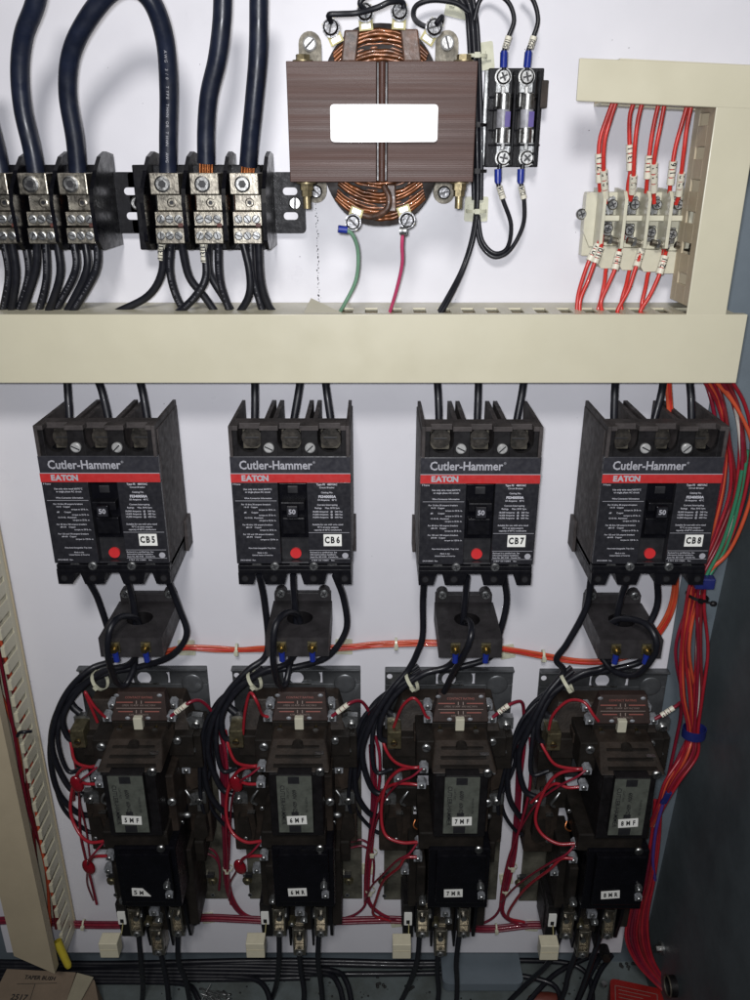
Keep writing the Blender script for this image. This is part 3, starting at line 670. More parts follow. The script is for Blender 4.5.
for p, side, k, m_, tx in dn:
    pp = z3(p); o = wire('control_wire', f'red wire at the {side} of the {nm[k]} pair from the left, below the terminal strip', pp, 1.75, 'wire_red', G)
    if m_: s_ = spline([P(*q) for q in pp], 10); marker(o, s_[int(m_[0] * (len(s_) - 1))], s_[int(m_[1] * (len(s_) - 1))], tx, 3.2)

# ================================================================ CIRCUIT BREAKERS
BO = V(0, 0, 0)
def make_breaker():
    t = thing('circuit_breaker', 'x', 'circuit breaker', V(0, 0, 0)); W = 51
    b = MB()
    b.box(-W, W, -4, -72, 14, 122, 'black_plastic')
    b.box(-W, -W + 3, -4, -86, 122, 150, 'dusty_plastic'); b.box(W - 3, W, -4, -86, 122, 150, 'dusty_plastic')
    for s_ in (-1, 1):
        for a, c in ((11.8, 15.8), (19.2, 23.2)): b.box(s_ * a, s_ * c, -4, -80, 122, 150, 'dusty_plastic')
        b.box(s_ * 16, s_ * 19.5, -4, -70, 122, 139, 'black_plastic')
    b.box(-W + 3, W - 3, -4, -8, 122, 132, 'dusty_plastic')
    # front wall with three U openings
    for (a, c) in ((-48, -44), (-24, -10), (10, 24), (44, 48)): b.box(a, c, -79, -84, 122.2, 149.5, 'terminal_black')
    for x in (-34, 0, 34):
        pts = [(x - 10, 122.2), (x + 10, 122.2)] + [(x + 10 * math.cos(R(a)), 136 - 10 * math.sin(R(a))) for a in range(0, 181, 20)]
        b.prism(pts, 'terminal_black', 79, 84)
    # crossbar ledge
    b.box(-48, 48, -62, -76, 144.5, 149.8, 'dusty_plastic')
    b.box(-48, 48, -72, -79, 121.6, 123.4, 'black_plastic')
    for (a, c) in ((-48, -43), (-25, -9), (9, 25), (43, 48)): b.box(a, c, -74, -86.2, 146, 150.2, 'dusty_plastic')
    b.box(-W + .6, W - .6, -4, -70, 4, 14, 'black_plastic')
    # moulded side skins, worn grey
    for s_ in (-1, 1):
        b.box(s_ * W, s_ * (W + .9), -6, -80, 20, 145, 'dusty_plastic'); b.box(s_ * W, s_ * (W + 3.0), -2, -22, 2, 34, 'dusty_plastic')
    b.box(-W, W, -70, -78, 14, 22, 'black_plastic')
    b.build('housing', t, .7)
    b = MB()
    for a, c in ((-51, -38), (-27, -10), (8, 26), (38, 51)):
        b.prism([(a, 0), (c, 0), (c + (3 if c < 50 else 0), 12), (a - (3 if a > -50 else 0), 12)], 'black_plastic', 40, 86); b.prism([(a, 0), (c, 0), (c, 12), (a, 12)], 'black_plastic', 4, 40)
    b.box(-W, W, -4, -85, 11.8, 19, 'black_plastic')
    b.build('foot_moulding', t, .8)
    for x in (-45, -19, 17, 45):
        b = MB(); b.cyl((x, -86, 6), (x, -86.4, 6), 3.6, 'terminal_black', n=16); b.cyl((x, -86.4, 6), (x, -86.6, 6), 2.6, 'ink_black', n=16); b.build('mounting_hole', t)
    for x in (-34, 0, 34):
        b = MB(); b.cyl((x, -62, 134), (x, -68, 134), 8.8, 'screw_recess', n=24); b.box(x - 6, x + 6, -68, -68.5, 133.4, 134.8, 'ink_black'); b.box(x - 8.5, x + 8.5, -40, -64, 123, 140, 'bracket_zinc'); b.build('line_terminal', t, .4)
        b = MB(); b.cyl((x, -74, 17.0), (x, -84.6, 17.0), 4.9, 'steel', n=20); b.build('load_terminal', t)
    b = MB(); b.box(-W + .4, W - .4, -85, -87, 11.7, 15.5, 'black_plastic'); b.build('lower_rim', t, .4)
    for x in (-17.5, 17.5):
        screw(t, (x, -84, 130.5), 4.4, 'screw_bright', 'cover_screw', 3, kind='slot')
        screw(t, (x, -85, 18.5), 4.0, 'zinc', 'cover_screw', 3, kind='cross')
    # front plate, with the handle recess left open
    H = 86.0
    b = MB()
    b.box(-51.4, 51.4, -72, -H, 99.5, 123, 'band_grey'); b.box(-51.4, -11.5, -72, -H, 21, 99.5, 'plate_black'); b.box(13.5, 51.4, -72, -H, 21, 99.5, 'plate_black')
    b.box(-11.5, 13.5, -72, -78, 21, 99.5, 'ink_black'); b.box(-11.5, 13.5, -72, -H, 21, 22.5, 'plate_black')
    plate = b.build('front_plate', t, .5)
    b = MB(); b.box(-51.5, 51.5, -H + .5, -H - .5, 99.4, 107.4, 'band_red'); b.box(-51.5, 51.5, -H, -H - .55, 107.4, 107.9, 'ink_grey'); red = b.build('red_stripe', plate)
    b = MB(); b.spaced('EATON', 7.0, 'ink_grey', (-31, -H - .7, 103.3), bold=.05, sx=1.0, gap=.68)
    for dx in (-5.2,): pass
    b.build('maker_lettering', plate)
    b = MB(); b.text('Cutler-Hammer', 11.0, 'ink_grey', (-12.5, -H - .15, 114.9), bold=.02, sx=.87); b.text('®', 3.0, 'ink_grey', (20.5, -H - .15, 117.6)); b.build('maker_lettering', plate)
    b = MB()
    def T(s, x, z, sz, al='LEFT', bd=.012, m='ink_white'): b.text(s, sz, m, (x, -H - .15, z), align=al, bold=bd)
    def line(x0, x1, z): b.box(x0, x1, -H + .1, -H - .15, z - .16, z + .16, 'ink_grey')
    T('F Frame', -50, 97.6, 2.0)
    T('Use only wire rated 60/75°C', -29, 93, 2.1, 'CENTER'); T('or single phase AC circuit', -29, 90.4, 2.1, 'CENTER')
    T('Wire Connector Information', -29, 84.6, 2.0, 'CENTER'); line(-49, -13, 82.2)
    z = 78.8
    for s, x in (('For 15 thru 30 ampere breakers', -44), ('14-10   Copper', -42), ('torque to 20 lb. in.', -29), ('#8        Copper', -42), ('torque to 25 lb. in.', -29), ('12-10 AL  Aluminum', -42), ('torque to 25 lb. in.', -29), ('', 0), ('For 40 thru 100 ampere breakers', -44), ('#8-1/0    Copper', -41), ('torque to 50 lb. in.', -29), ('', 0), ('For 125 and 150 ampere breakers', -44), ('#4-4/0   Copper', -41), ('torque to 120 lb. in.', -29)):
        if s: T(s, x, z, 1.95)
        z -= 2.55 if s else 1.6
    T('Non-Interchangeable Trip Unit', -28, 36.6, 1.9, 'CENTER'); T('Made in the', -28, 32, 1.8, 'CENTER'); T('United States of America', -28, 29.6, 1.8, 'CENTER'); T('29C5100H01  Rev.', -48, 24.6, 1.8)
    b.build('printed_text', plate); b = MB()
    T('Type FS   480Y/AC', 31, 97.4, 2.3, 'CENTER', .03); T('Circuit Breaker', 31, 94.6, 2.1, 'CENTER'); T('Catalog No.', 31, 90, 2.1, 'CENTER')
    T('FS340050A', 31, 86, 3.3, 'CENTER', .035); T('50 Amperes   40°C', 31, 83, 2.1, 'CENTER'); T('Current Interrupting', 31, 78.4, 2.1, 'CENTER'); T('Ratings     Max. RMS Sym.', 31, 75.4, 2.1, 'CENTER')
    for k in range(3): T(('18,000 Amperes   @   240 Vac', '14,000 Amperes   @   480 Vac', '14,000 Amperes   @   600 Vac')[k], 31, 72.0 - k * 2.7, 2.1, 'CENTER')
    T('Suitable for use with wire rated', 31, 59.6, 2.1, 'CENTER'); T('75°C at same ampere', 31, 57.0, 2.1, 'CENTER'); T('capacity of 60°C conductors', 31, 54.4, 2.1, 'CENTER')
    line(14, 50, 51.8); line(14, 50, 34.4); T('Enclosed in a certified box. See', 14.6, 32.4, 1.9); T('information before installation', 14.6, 30.2, 1.9); T('Issue No. BD 4100   Canada No.', 14.6, 27.9, 1.9); line(14, 50, 26.2); T('E 7819  ICS 11508/4     Rev.', 16, 24.4, 1.8)
    b.prism([(46 + 2.8 * math.cos(k * .5236), 29.2 + 2.8 * math.sin(k * .5236)) for k in range(12)], 'ink_grey', H + .02, H + .2)
    b.build('printed_text', plate)
    # handle
    b = MB(); b.box(-11, 13, -78, -82, 45, 97, 'glossy_black'); b.box(-3.5, 5.5, -82, -83.2, 88, 95, 'ink_black'); b.build('handle_escutcheon', t, .8)
    b = MB(); b.box(-9.5, 11.5, -80, -90, 74, 82.5, 'black_plastic'); b.box(-4.2, 6.2, -90, -95, 69, 81, 'glossy_black'); b.box(-9, 11, -80, -86, 50, 66, 'black_plastic')
    hd = b.build('handle', t, 1.0)
    b = MB(); b.box(-3.4, 5.4, -95, -95.3, 71.0, 79.6, 'plate_black'); b.text('50', 6.2, 'ink_grey', (1.0, -95.6, 75.6), bold=.03); b.build('rating_label', hd)
    b = MB(); b.cyl((1.2, -78, 28.4), (1.2, -80.0, 28.4), 5.0, 'button_red', n=28); b.build('test_button', t, .6)
    return t
BRX = [(93.0, 425), (288.4, 425.5), (483, 426.5), (669.5, 426)]
br0 = make_breaker(); breakers = []; br_all = [br0] + [copy_tree(br0) for _ in range(3)]
for i, (px, py) in enumerate(BRX):
    o = br_all[i]
    p = P(px, py, 86); o.location = V(p.x, 0, p.z - 150.6) * .001
    o['label'] = ['black three-pole circuit breaker tagged CB5, leftmost of the row', 'black three-pole circuit breaker tagged CB6, second from the left', 'black three-pole circuit breaker tagged CB7, third from the left', 'black three-pole circuit breaker tagged CB8, showing its left side by the red wires'][i]
    o['group'] = 'circuit breakers in a row under the duct'; breakers.append(V(p.x, 0, p.z - 150.6))
    b = MB(); q = breakers[-1]; dx = [0, 0, 0, 1][i]
    b.box(q.x + 27 + dx, q.x + 43 + dx, -86, -86.5, q.z + 38.8, q.z + 50.2, 'tag_white'); b.spaced('CB' + '5678'[i], 8.6, 'ink_black', (q.x + 35 + dx, -86.8, q.z + 44.6), bold=.045, sx=.72, gap=.56)
    b2 = b.build('number_tag', None, org=q); b2.parent = o; b2.location = (0, 0, 0)
# line wires
LW = [[((66.8, 378), (68, 398), (69.5, 412)), ((97, 378), (102, 392), (109, 413)), ((139, 378), (143, 395), (148, 413))],
      [((254.6, 378), (254.8, 395), (254.6, 412)), ((300.5, 378), (298, 395), (294, 413)), ((325, 378), (327, 395), (330, 413))],
      [((437, 378), (438, 395), (439, 413)), ((478.4, 378), (478, 395), (477, 413)), ((524, 378), (521.5, 395), (517, 414))],
      [((615.5, 380), (614.5, 395), (612.5, 416)), ((663.5, 380), (661, 395), (654, 414)), ((689.5, 380), (691, 398), (691, 416))]]
for i in range(4):
    for j in range(3):
        p = LW[i][j]; pole_x = breakers[i].x + (-34, 0, 34)[j]
        e = V(pole_x, -50, breakers[i].z + 136); a, m_, c = P(*p[0], 38), P(*p[1], 45), P(*p[2], 50)
        o = wire('line_wire', f"{['left', 'middle', 'right'][j]} black wire from the long duct into the top of the breaker tagged CB{5 + i}", [a + V((a.x - m_.x) * .4, 4, 12), a, m_, c.lerp(e, .5), e], 3.3, 'wire_black', 'black wires entering the tops of the breakers', n=10)
        b = MB()
        for k in range(7):
            aa = k * 2.4; rr = 2.4 * math.sqrt((k + .5) / 7); b.cyl(e + V(math.cos(aa) * rr, math.sin(aa) * rr, 0), e + V(math.cos(aa) * rr, math.sin(aa) * rr, -6), .9, 'copper', n=6)
        b.build('copper_strands', o)

# ================================================================ CURRENT TRANSFORMERS
def make_ct():
    t = thing('current_transformer', 'x', 'current transformer', V(0, 0, 0)); W = 30
    b = MB(); n = 28; zt, zb = 0, -21
    # top and bottom faces with a round hole, side walls
    out = []; inn = []
    for k in range(n):
        a = 2 * math.pi * (k + .5) / n; c, s_ = math.cos(a), math.sin(a)
        m_ = max(abs(c) / W, abs(s_) / 35); out.append((c / m_, -43 + s_ / m_)); inn.append((12.8 * c, -42 + 12.8 * s_))
    for z in (zt, zb):
        vs = [V(x, y, z) for x, y in out] + [V(x, y, z) for x, y in inn]
        b.add(vs, [((k, (k + 1) % n, (k + 1) % n + n, k + n) if z == zt else (k + n, (k + 1) % n + n, (k + 1) % n, k)) for k in range(n)], 'ct_plastic')
    for (x0, y0), (x1, y1) in (((-W, -8), (W, -8)), ((W, -8), (W, -78)), ((W, -78), (-W, -78)), ((-W, -78), (-W, -8))):
        b.add([(x0, y0, zb), (x1, y1, zb), (x1, y1, zt), (x0, y0, zt)], [(3, 2, 1, 0)], 'ct_plastic')
    vs = [V(x, y, zt) for x, y in inn] + [V(x, y, zb) for x, y in inn]
    b.add(vs, [(k, (k + 1) % n, (k + 1) % n + n, k + n) for k in range(n)], 'terminal_black', True)
    # missing corners between polygon and rectangle
    for sx in (-1, 1):
        for y in (-8, -78):
            cand = sorted(out, key=lambda p: (p[0] - sx * W) ** 2 + (p[1] - y) ** 2)[:2]
            for z in (zt, zb): b.add([(sx * W, y, z), (cand[0][0], cand[0][1], z), (cand[1][0], cand[1][1], z)], [(0, 1, 2)], 'ct_plastic')
    b.build('body', t, .5)
    b = MB(); b.box(-W + 1, W - 1, -1, -7.9, -12, 9, 'ct_plastic'); b.cyl((-22, -1, 9), (-22, -8, 9), 6, 'ct_plastic'); b.cyl((22, -1, 9), (22, -8, 9), 6, 'ct_plastic')
    m_ = b.build('mounting_plate', t, .8)
    for x in (-22, 22): screw(m_, (x, -8, 9), 4.6, 'zinc', 'mounting_screw', 3, kind='cross')
    for x in (-14.5, 14.5):
        b = MB(); b.box(x - 4.6, x + 4.6, -78, -80, -15, -4, 'dull_brass'); b.cyl((x, -80, -9.5), (x, -84, -9.5), 4.2, 'brass', n=6, smooth=False); b.cyl((x, -84, -9.5), (x, -87, -9.5), 2.2, 'brass', n=12); tb = b.build('terminal_stud', t, .3)
        b = MB(); b.cyl((x, -82, -13), (x, -80, -24), 2.9, 'ferrule_blue', n=14); b.build('blue_crimp', tb)
    return t
ct0 = make_ct(); CTO = []
for i, (px, py) in enumerate(((129.8, 638), (296.8, 637.5), (471, 639), (632, 640))):
    o = ct0 if i == 0 else copy_tree(ct0); p = P(px, py, 78); CTO.append(V(p.x, 0, p.z)); o.location = CTO[-1] * .001
    o['label'] = f"square black current transformer with a round hole, under the breaker tagged CB{5 + i}"; o['group'] = 'current transformers under the breakers'
b = MB()

# ================================================================ MOTOR STARTERS
SO = V(P(296, 668, 3).x, 0, P(296, 784, 0).z)                       # origin of the starter second from left
def rel(px, py, h): return P(px, py, h) - SO
def make_starter():
    t = thing('motor_starter', 'x', 'motor starter', V(0, 0, 0))
    def pb(b, x0, y0, x1, y1, h0, h1, m): return b.pbox(x0, y0, x1, y1, h0, h1, m, SO)
    # base plate with keyhole notch and corner holes
    A, B_ = rel(232.5, 668, 3), rel(360, 668, 3); bot = rel(296, 899, 3).z; top = A.z
    xl, xr_ = -69, 69; n0, n1 = rel(283, 668, 3).x, rel(322, 668, 3).x; nz = rel(296, 683.5, 3).z
    b = MB()
    b.box(xl, n0, 0, -3, nz, top, 'plate_blue'); b.box(n1, xr_, 0, -3, nz, top, 'plate_blue'); b.box(n0, n1, 0, -3, top - 6, top, 'plate_blue'); b.box(xl, xr_, 0, -3, rel(0, 775, 3).z, nz, 'plate_blue')
    b.box(xl, xr_, 0, -9, top - 1, top + 1.6, 'plate_blue')
    bp = b.build('base_plate', t, 1.0)
    b = MB(); b.prism(rrect(n0 + 2, nz - 4, n1 - 2, top - 5, 7), 'plate_blue', -6, .5); b.prism([(0 + 7.5 * math.cos(R(a)), top - 14 + 7.5 * math.sin(R(a))) for a in range(0, 360, 24)], 'panel_white', .5, .8); b.prism([(-14, nz - 1), (16, nz - 1), (16, nz + .6), (-14, nz + .6)], 'steel', 2.8, 3.4)
    b.build('keyhole', bp); 
    b = MB(); b.prism([(-64 + 3 * math.cos(R(a)), top - 9 + 3 * math.sin(R(a))) for a in range(0, 360, 30)], 'panel_white', 3.02, 3.2); b.build('corner_hole', bp)
    # embossed ring on the plate
    for cx_, r_ in ((52, 12),):
        b = MB(); b.ball((cx_, -3, top - 20), r_, 2.2, r_, 'plate_blue', 20); b.build('embossing', bp)
    for s_ in (-1, 1):
        b = MB(); x0, x1 = (xl, xl + 34) if s_ < 0 else (xr_ - 34, xr_); b.box(x0, x1, 0, -3, bot, rel(0, 775, 3).z, 'plate_olive'); ft = b.build('plate_leg', t, .8)
        xx = (rel(249, 880, 3).x if s_ < 0 else rel(347, 880, 3).x)
        screw(ft, (xx + s_ * 2, -3, rel(0, 880, 3).z), 4.6, 'dull_brass', 'mounting_screw', 3.5, kind='slot', washer=6); 
        b = MB(); zz = rel(0, 895, 3).z; b.cyl((xx, -3, zz), (xx, -3.3, zz), 2.8, 'zinc', n=12); b.cyl((xx, -3.3, zz), (xx, -3.5, zz), 1.6, 'ink_black', n=12); b.build('rivet', ft)
        b = MB(); zz = rel(0, 876, 5).z; b.box(xx - 3, xx + 5, -3, -8, zz, zz + 5, 'ink_black'); b.box(xx - 6, xx - 1, -3, -7.4, zz + .5, zz + 4, 'steel'); b.build('clip', ft, .4)
    # shoulder block behind the contact relay
    b = MB(); q = lambda x, y, h: rel(x, y, h)
    a, c, d, e = q(236, 735, 40), q(346, 735, 40), q(338, 699, 24), q(247, 699, 24)
    b.hexa([V(a.x, -3, a.z), V(a.x, -40, a.z), V(c.x, -40, c.z), V(c.x, -3, c.z), V(d.x, -3, d.z), V(d.x, -24, d.z), V(e.x, -24, e.z), V(e.x, -3, e.z)][:4] + [V(e.x, -3, e.z), V(e.x, -24, e.z), V(d.x, -24, d.z), V(d.x, -3, d.z)], 'phenolic_brown')
    b.build('shoulder_block', t, 1.2)
    # contact relay with printed face and ivory lever
    b = MB(); a, c, d, e = q(271.5, 721, 57), q(328.5, 721, 57), q(325, 692, 45), q(278, 692, 45)
    b.hexa([V(a.x, -36, a.z), V(a.x, -57, a.z), V(c.x, -57, c.z), V(c.x, -36, c.z), V(e.x, -36, e.z), V(e.x, -45, e.z), V(d.x, -45, d.z), V(d.x, -36, d.z)], 'relay_face')
    rb = b.build('contact_relay', t, 1.0)
    O_ = (a + e) / 2; up = (e - a); up.x = 0; L = up.length; up.normalize(); cxr = (a.x + c.x) / 2
    nrm = V(0, -up.z, up.y) if -up.z < 0 else V(0, up.z, -up.y)
    C0 = V(cxr, (a.y + e.y) / 2, (a.z + e.z) / 2) + V(0, -1, 0) * .0
    b = MB(); uu = V(1, 0, 0)
    def L_(y, x0, x1, m='relay_line', hh=.55):
        o_ = C0 + up * y + nrm * 1.6; b.add([o_ + uu * x0 - up * hh, o_ + uu * x1 - up * hh, o_ + uu * x1 + up * hh, o_ + uu * x0 + up * hh], [(0, 1, 2, 3)], m)
    L_(4.6, -23, -6); L_(4.6, 6, 23); L_(-1.4, -23, 23, 'relay_ink', .3); L_(-4.8, -21, -6); L_(-4.8, 6, 21); L_(4.6, -3, -2, 'relay_ink', 1.6); L_(4.6, 2, 3, 'relay_ink', 1.6); L_(-4.8, -3, -2, 'relay_ink', 1.6); L_(-4.8, 2, 3, 'relay_ink', 1.6)
    b.text('CONTACT RATING', 3.2, 'relay_line', C0 + up * 9.4 + nrm * 1.6, w=up, bold=.01); b.text('OPEN  10 AMP  600 VAC MAX', 2.6, 'relay_ink', C0 + up * 1.4 + nrm * 1.6, w=up); b.text('COIL  CONTACTS', 2.4, 'relay_ink', C0 - up * 8.0 + nrm * 1.6, w=up)
    b.build('printed_face', rb)
    for x, y in ((-24, 11.5), (22, 11.5), (-12, -11.5), (10, -11.5)):
        b = MB(); b.ball(C0 + up * y + nrm * 1.2 + V(x * .95, 0, 0), 2.8, 1.2, 2.0, 'terminal_grey', 12); b.build('rivet', rb)
    b = MB(); pb(b, 272, 721.5, 328, 731.5, 20, 54, 'phenolic'); rl = b.build('relay_lower_body', t, .8)
    b = MB(); pb(b, 294.5, 718.5, 303.5, 730, 52, 60, 'strip_ivory'); b.build('ivory_lever', rl, .8)
    for x in (280.5, 316): 
        b = MB(); c = rel(x, 727, 54); b.cyl(c, c + V(0, -5, 0), 2.0, 'brass', n=10); b.cyl(c + V(0, -5, 0), c + V(0, -6, 0), 3.2, 'steel', n=12); b.build('contact_screw', rl)
    # grey clamp terminals
    def clamp(x, y, h, s=1.0, m='terminal_grey', nm_='wire_clamp'):
        c = rel(x, y, h); b = MB(); w = 4.3 * s
        b.prism([(-w, -w * 1.1), (w, -w * 1.1), (w * 1.05, w * .5), (w * .5, w * 1.2), (-w * .5, w * 1.2), (-w * 1.05, w * .5)], m, -4, 3, O=c)
        o_ = b.build(nm_, t, 1.0); screw(o_, c + V(0, -3, -1), w * .62, 'zinc', 'screw', 2, kind='slot'); return o_
    for x, y, h in ((270.5, 703, 34), (268, 716, 52), (331, 703, 34), (332, 716, 52), (262, 766, 79), (261, 782, 80), (264, 841, 81), (264, 855, 81), (246, 730, 30), (346, 742, 36), (339, 768, 38), (247, 776, 36), (257, 868, 60)): clamp(x, y, h)
    # silver lugs on the mid level
    for x, y, s_, sy in ((238, 722, 1, 1), (350, 722, -1, 1), (240, 797, 1, 1), (347, 798, -1, 1)):
        c = rel(x, y, 32); b = MB(); w = 8.4
        b.prism([(-w, -6), (w, -9), (w, 6), (w * .3, 9), (-w, 8)][::1] if s_ > 0 else [(-w, -9), (w, -6), (w, 8), (-w * .3, 9), (-w, 6)], 'zinc', -6, 1.5, O=c)
        b.prism([(s_ * 2, -18), (s_ * 2 + 5, -18), (s_ * 2 + 5, -6), (s_ * 2, -6)], 'zinc', -4, .8, O=c)
        o_ = b.build('contact_lug', t, .9); screw(o_, c + V(-s_ * 1.5, -1.5, -2), 4.3, 'steel', 'lug_screw', 3, kind='slot')
        if y < 760 and s_ > 0:
            b = MB(); b.tube([c + V(-2, 2, 10), c + V(-9, 4, 16), c + V(-14, 8, 22)], 4.0, 'wire_black', n=10); b.build('black_boot', o_)
    # brass box terminal at left
    b = MB(); pb(b, 229, 731, 243, 748, 30, 54, 'dull_brass'); o_ = b.build('box_terminal', t, .8); screw(o_, rel(236, 742, 54), 3.6, 'brass', 'set_screw', 1.5, kind='slot')
    # mid body, upper contactor
    b = MB(); pb(b, 228, 748, 262, 768, 3, 44, 'phenolic'); pb(b, 330, 735, 357, 768, 3, 44, 'phenolic'); pb(b, 238, 736, 350, 756, 3, 48, 'phenolic'); pb(b, 256, 731, 330, 741, 20, 50, 'phenolic_brown'); pb(b, 255, 740, 273, 768, 3, 73, 'phenolic')
    b.build('contactor_body', t, 1.2)
    b = MB(); a, c, d, e = q(264, 773, 105), q(330, 773, 105), q(325, 739, 74), q(272, 739, 74)
    b.hexa([V(a.x, -40, a.z), V(a.x, -105, a.z), V(c.x, -105, c.z), V(c.x, -40, c.z), V(d.x, -50, d.z), V(d.x, -74, d.z), V(e.x, -74, e.z), V(e.x, -50, e.z)][:4] + [V(e.x, -50, e.z), V(e.x, -74, e.z), V(d.x, -74, d.z), V(d.x, -50, d.z)], 'phenolic_brown')
    ac = b.build('arc_cover', t, 1.6)
    b = MB(); c0, c1 = rel(298, 741, 76), rel(298, 771, 104)
    for k in (.22, .55, .86):
        c = c0.lerp(c1, k); hw = 20 + 5 * k; b.box(c.x - hw, c.x + hw, c.y + 12, c.y - .8, c.z - .5, c.z + .9, 'phenolic')
    b.build('ribs', ac, .3)
    for s_ in (-1, 1):
        b = MB(); pts = [(0, 0), (13, 2), (15, -22), (11, -50), (3, -54), (-2, -30)]
        if s_ < 0: pts = [(-x, z) for x, z in pts][::-1]
        c = rel(338 if s_ > 0 else 254, 744 if s_ > 0 else 800, 27); b.prism(pts, 'phenolic_brown', -20, 10, O=c); b.build('arc_chute', t, 2.0)
        b = MB(); c = rel(343 if s_ > 0 else 249, 812, 31); pts = [(0, 0), (12, -2), (13, -26), (7, -34), (-3, -30)]
        if s_ < 0: pts = [(-x, z) for x, z in pts][::-1]
        b.prism(pts, 'phenolic', -20, 8, O=c); b.build('arc_chute', t, 2.0)
        b = MB(); c = rel(336 if s_ > 0 else 258, 790, 38); b.tube([c, c + V(s_ * 5, -3, -6), c + V(s_ * 8, 0, -16), c + V(s_ * 3, 2, -22)], 1.6, 'zinc', n=6); b.build('spring_strip', t)
        b = MB(); c = rel(344 if s_ > 0 else 249, 752 if s_ > 0 else 748, 46); b.prism([(-7, 3), (6, 6), (8, 1), (-2, -3), (-6, -2)], 'zinc', -2, 1, O=c); b.build('contact_bridge', t, .4)
    for x, y in ((262, 808), (334, 822), (331, 858), (268, 872), (246, 838)):
        screw(t, rel(x, y, 58), 2.4, 'zinc', 'small_screw', 1.6, kind='cross')
    b = MB(); c = rel(298, 744, 76); b.cyl(c, c + V(0, -7, 0), 6, 'phenolic', n=18); b.build('plunger_cap', t, .8)
    b = MB(); c = rel(321, 752, 86); b.box(c.x - 6, c.x + 3, -80, -89.5, c.z - .4, c.z + .5, 'steel'); b.build('spring_clip', t)
    for x, y, h, r_ in ((264, 746, 73.5, 4.6), (335, 740, 50, 4.2), (320, 771, 104, 4.8), (330, 801, 76, 4.6), (320, 847.5, 98, 4.6), (332, 873, 62, 4.2)): screw(t, rel(x, y, h), r_, 'zinc' if h < 90 else 'steel', 'cover_screw', 3.2, kind='slot')
    # wings either side of the coil
    for L0, xs_ in (('l', ((234, 803, 266, 850, 28), (242, 786, 270, 806, 31), (238, 768, 262, 790, 27))), ('r', ((322, 812, 357, 842, 29), (324, 790, 356, 814, 32), (324, 766, 356, 790, 27), (322, 842, 350, 862, 40), (322, 776, 333, 850, 72)))):
        b = MB()
        for k, (x0, y0, x1, y1, h) in enumerate(xs_): pb(b, x0, y0, x1, y1, 3, h, 'phenolic' if k % 2 else 'phenolic_brown')
        b.build('side_wing', t, 1.8)
    b = MB(); c = rel(252, 813, 40); b.box(c.x - 5, c.x + 3, -36, -41, c.z, c.z + 1.5, 'steel'); c = rel(268, 822, 50); b.tube([c + V(-3, 0, 5), c + V(-5, -4, 0), c + V(0, -5, -4), c + V(8, -2, -4)], 1.0, 'copper', n=6); b.build('spring_clip', t)
    b = MB(); c = rel(337, 815, 48); b.ball(c, 5.5, 3, 3.4, 'zinc', 12); b.build('contact_tip', t)
    # coil with label
    b = MB(); pb(b, 270, 773.5, 323, 836, 20, 103, 'terminal_black'); b.build('coil_housing', t, 1.5)
    b = MB(); pb(b, 278.5, 775, 312.5, 832.5, 100, 111, 'terminal_black'); cbx = b.build('coil', t, .8)
    b = MB(); a, c = rel(279.5, 832, 111), rel(311.5, 776, 111)
    pt = [(a.x, a.z), (c.x, a.z), (c.x, c.z), (a.x, c.z)]
    b.prism(pt, 'coil_label', 111, 111.5); W_ = (c.x - a.x); m0 = (a.x + c.x) / 2
    b.box(m0 - 6, m0 + 5, -111, -111.8, c.z - 9, c.z - .5, 'ink_black'); b.box(m0 - 7, m0 + 5, -111, -111.8, a.z + .5, a.z + 9, 'ink_black'); b.box(m0 - 4, m0 + 3, -111, -111.8, (a.z + c.z) / 2 - 14, (a.z + c.z) / 2 - 9, 'ink_black')
    rot = dict(u=V(0, 0, -1), w=V(1, 0, 0))
    zc_ = (a.z + c.z) / 2
    b.text('CUTLER-HAMMER', 6.2, 'ink_black', (m0 - 12, -111.9, zc_), bold=.01, **rot); b.text('600V  60HZ', 5.6, 'ink_black', (m0 - .5, -111.9, zc_ + 5), bold=.015, **rot)
    b.text('CAT. NO.', 3.2, 'ink_black', (m0 - 7, -111.9, zc_ + 14), **rot); b.text('MADE IN USA', 3.2, 'ink_black', (m0 + 11, -111.9, zc_), **rot); b.text('COIL', 3.2, 'ink_black', (m0 + 6.5, -111.9, zc_ - 14), **rot)
    b.build('coil_label', cbx)
    # lower bridge and lower contactor
    b = MB(); pb(b, 261, 832, 326, 848.5, 20, 92, 'phenolic'); b.build('bridge', t, 1.5)
    b = MB(); pb(b, 273, 848, 334, 907, 10, 96, 'glossy_black'); pb(b, 279, 855, 329, 903, 96, 104, 'glossy_black'); b.build('lower_contactor', t, 1.5)
    b = MB(); pb(b, 261, 850, 276, 906, 6, 62, 'phenolic'); pb(b, 266, 866, 275, 902, 6, 78, 'phenolic'); b.build('side_column', t, 1.5)
    b = MB(); pb(b, 330, 850, 341, 925, 6, 58, 'phenolic'); b.build('side_column', t, 1.5)
    # overload relay
    b = MB(); pb(b, 261, 903, 336, 926, 6, 46, 'terminal_black'); pb(b, 286, 905, 314, 930, 30, 52, 'phenolic'); b.build('overload_relay', t, 1.2)
    b = MB()
    for x0, y1, w in ((270.5, 934, 1.6), (287.5, 948, 2.2), (311, 948, 2.2), (330.5, 938, 3.5)):
        a, c = rel(x0, 905, 66), rel(x0, y1, 60); b.prism([(-6, a.z), (-66, a.z), (-66, a.z - 14), (-57, c.z), (-6, c.z + 4)][::-1], 'black_plastic', -w / 2, w / 2, O=V(a.x, 0, 0), u=V(0, 1, 0), w=V(0, 0, 1), n=V(1, 0, 0))
    b.build('phase_barrier', t, .6)
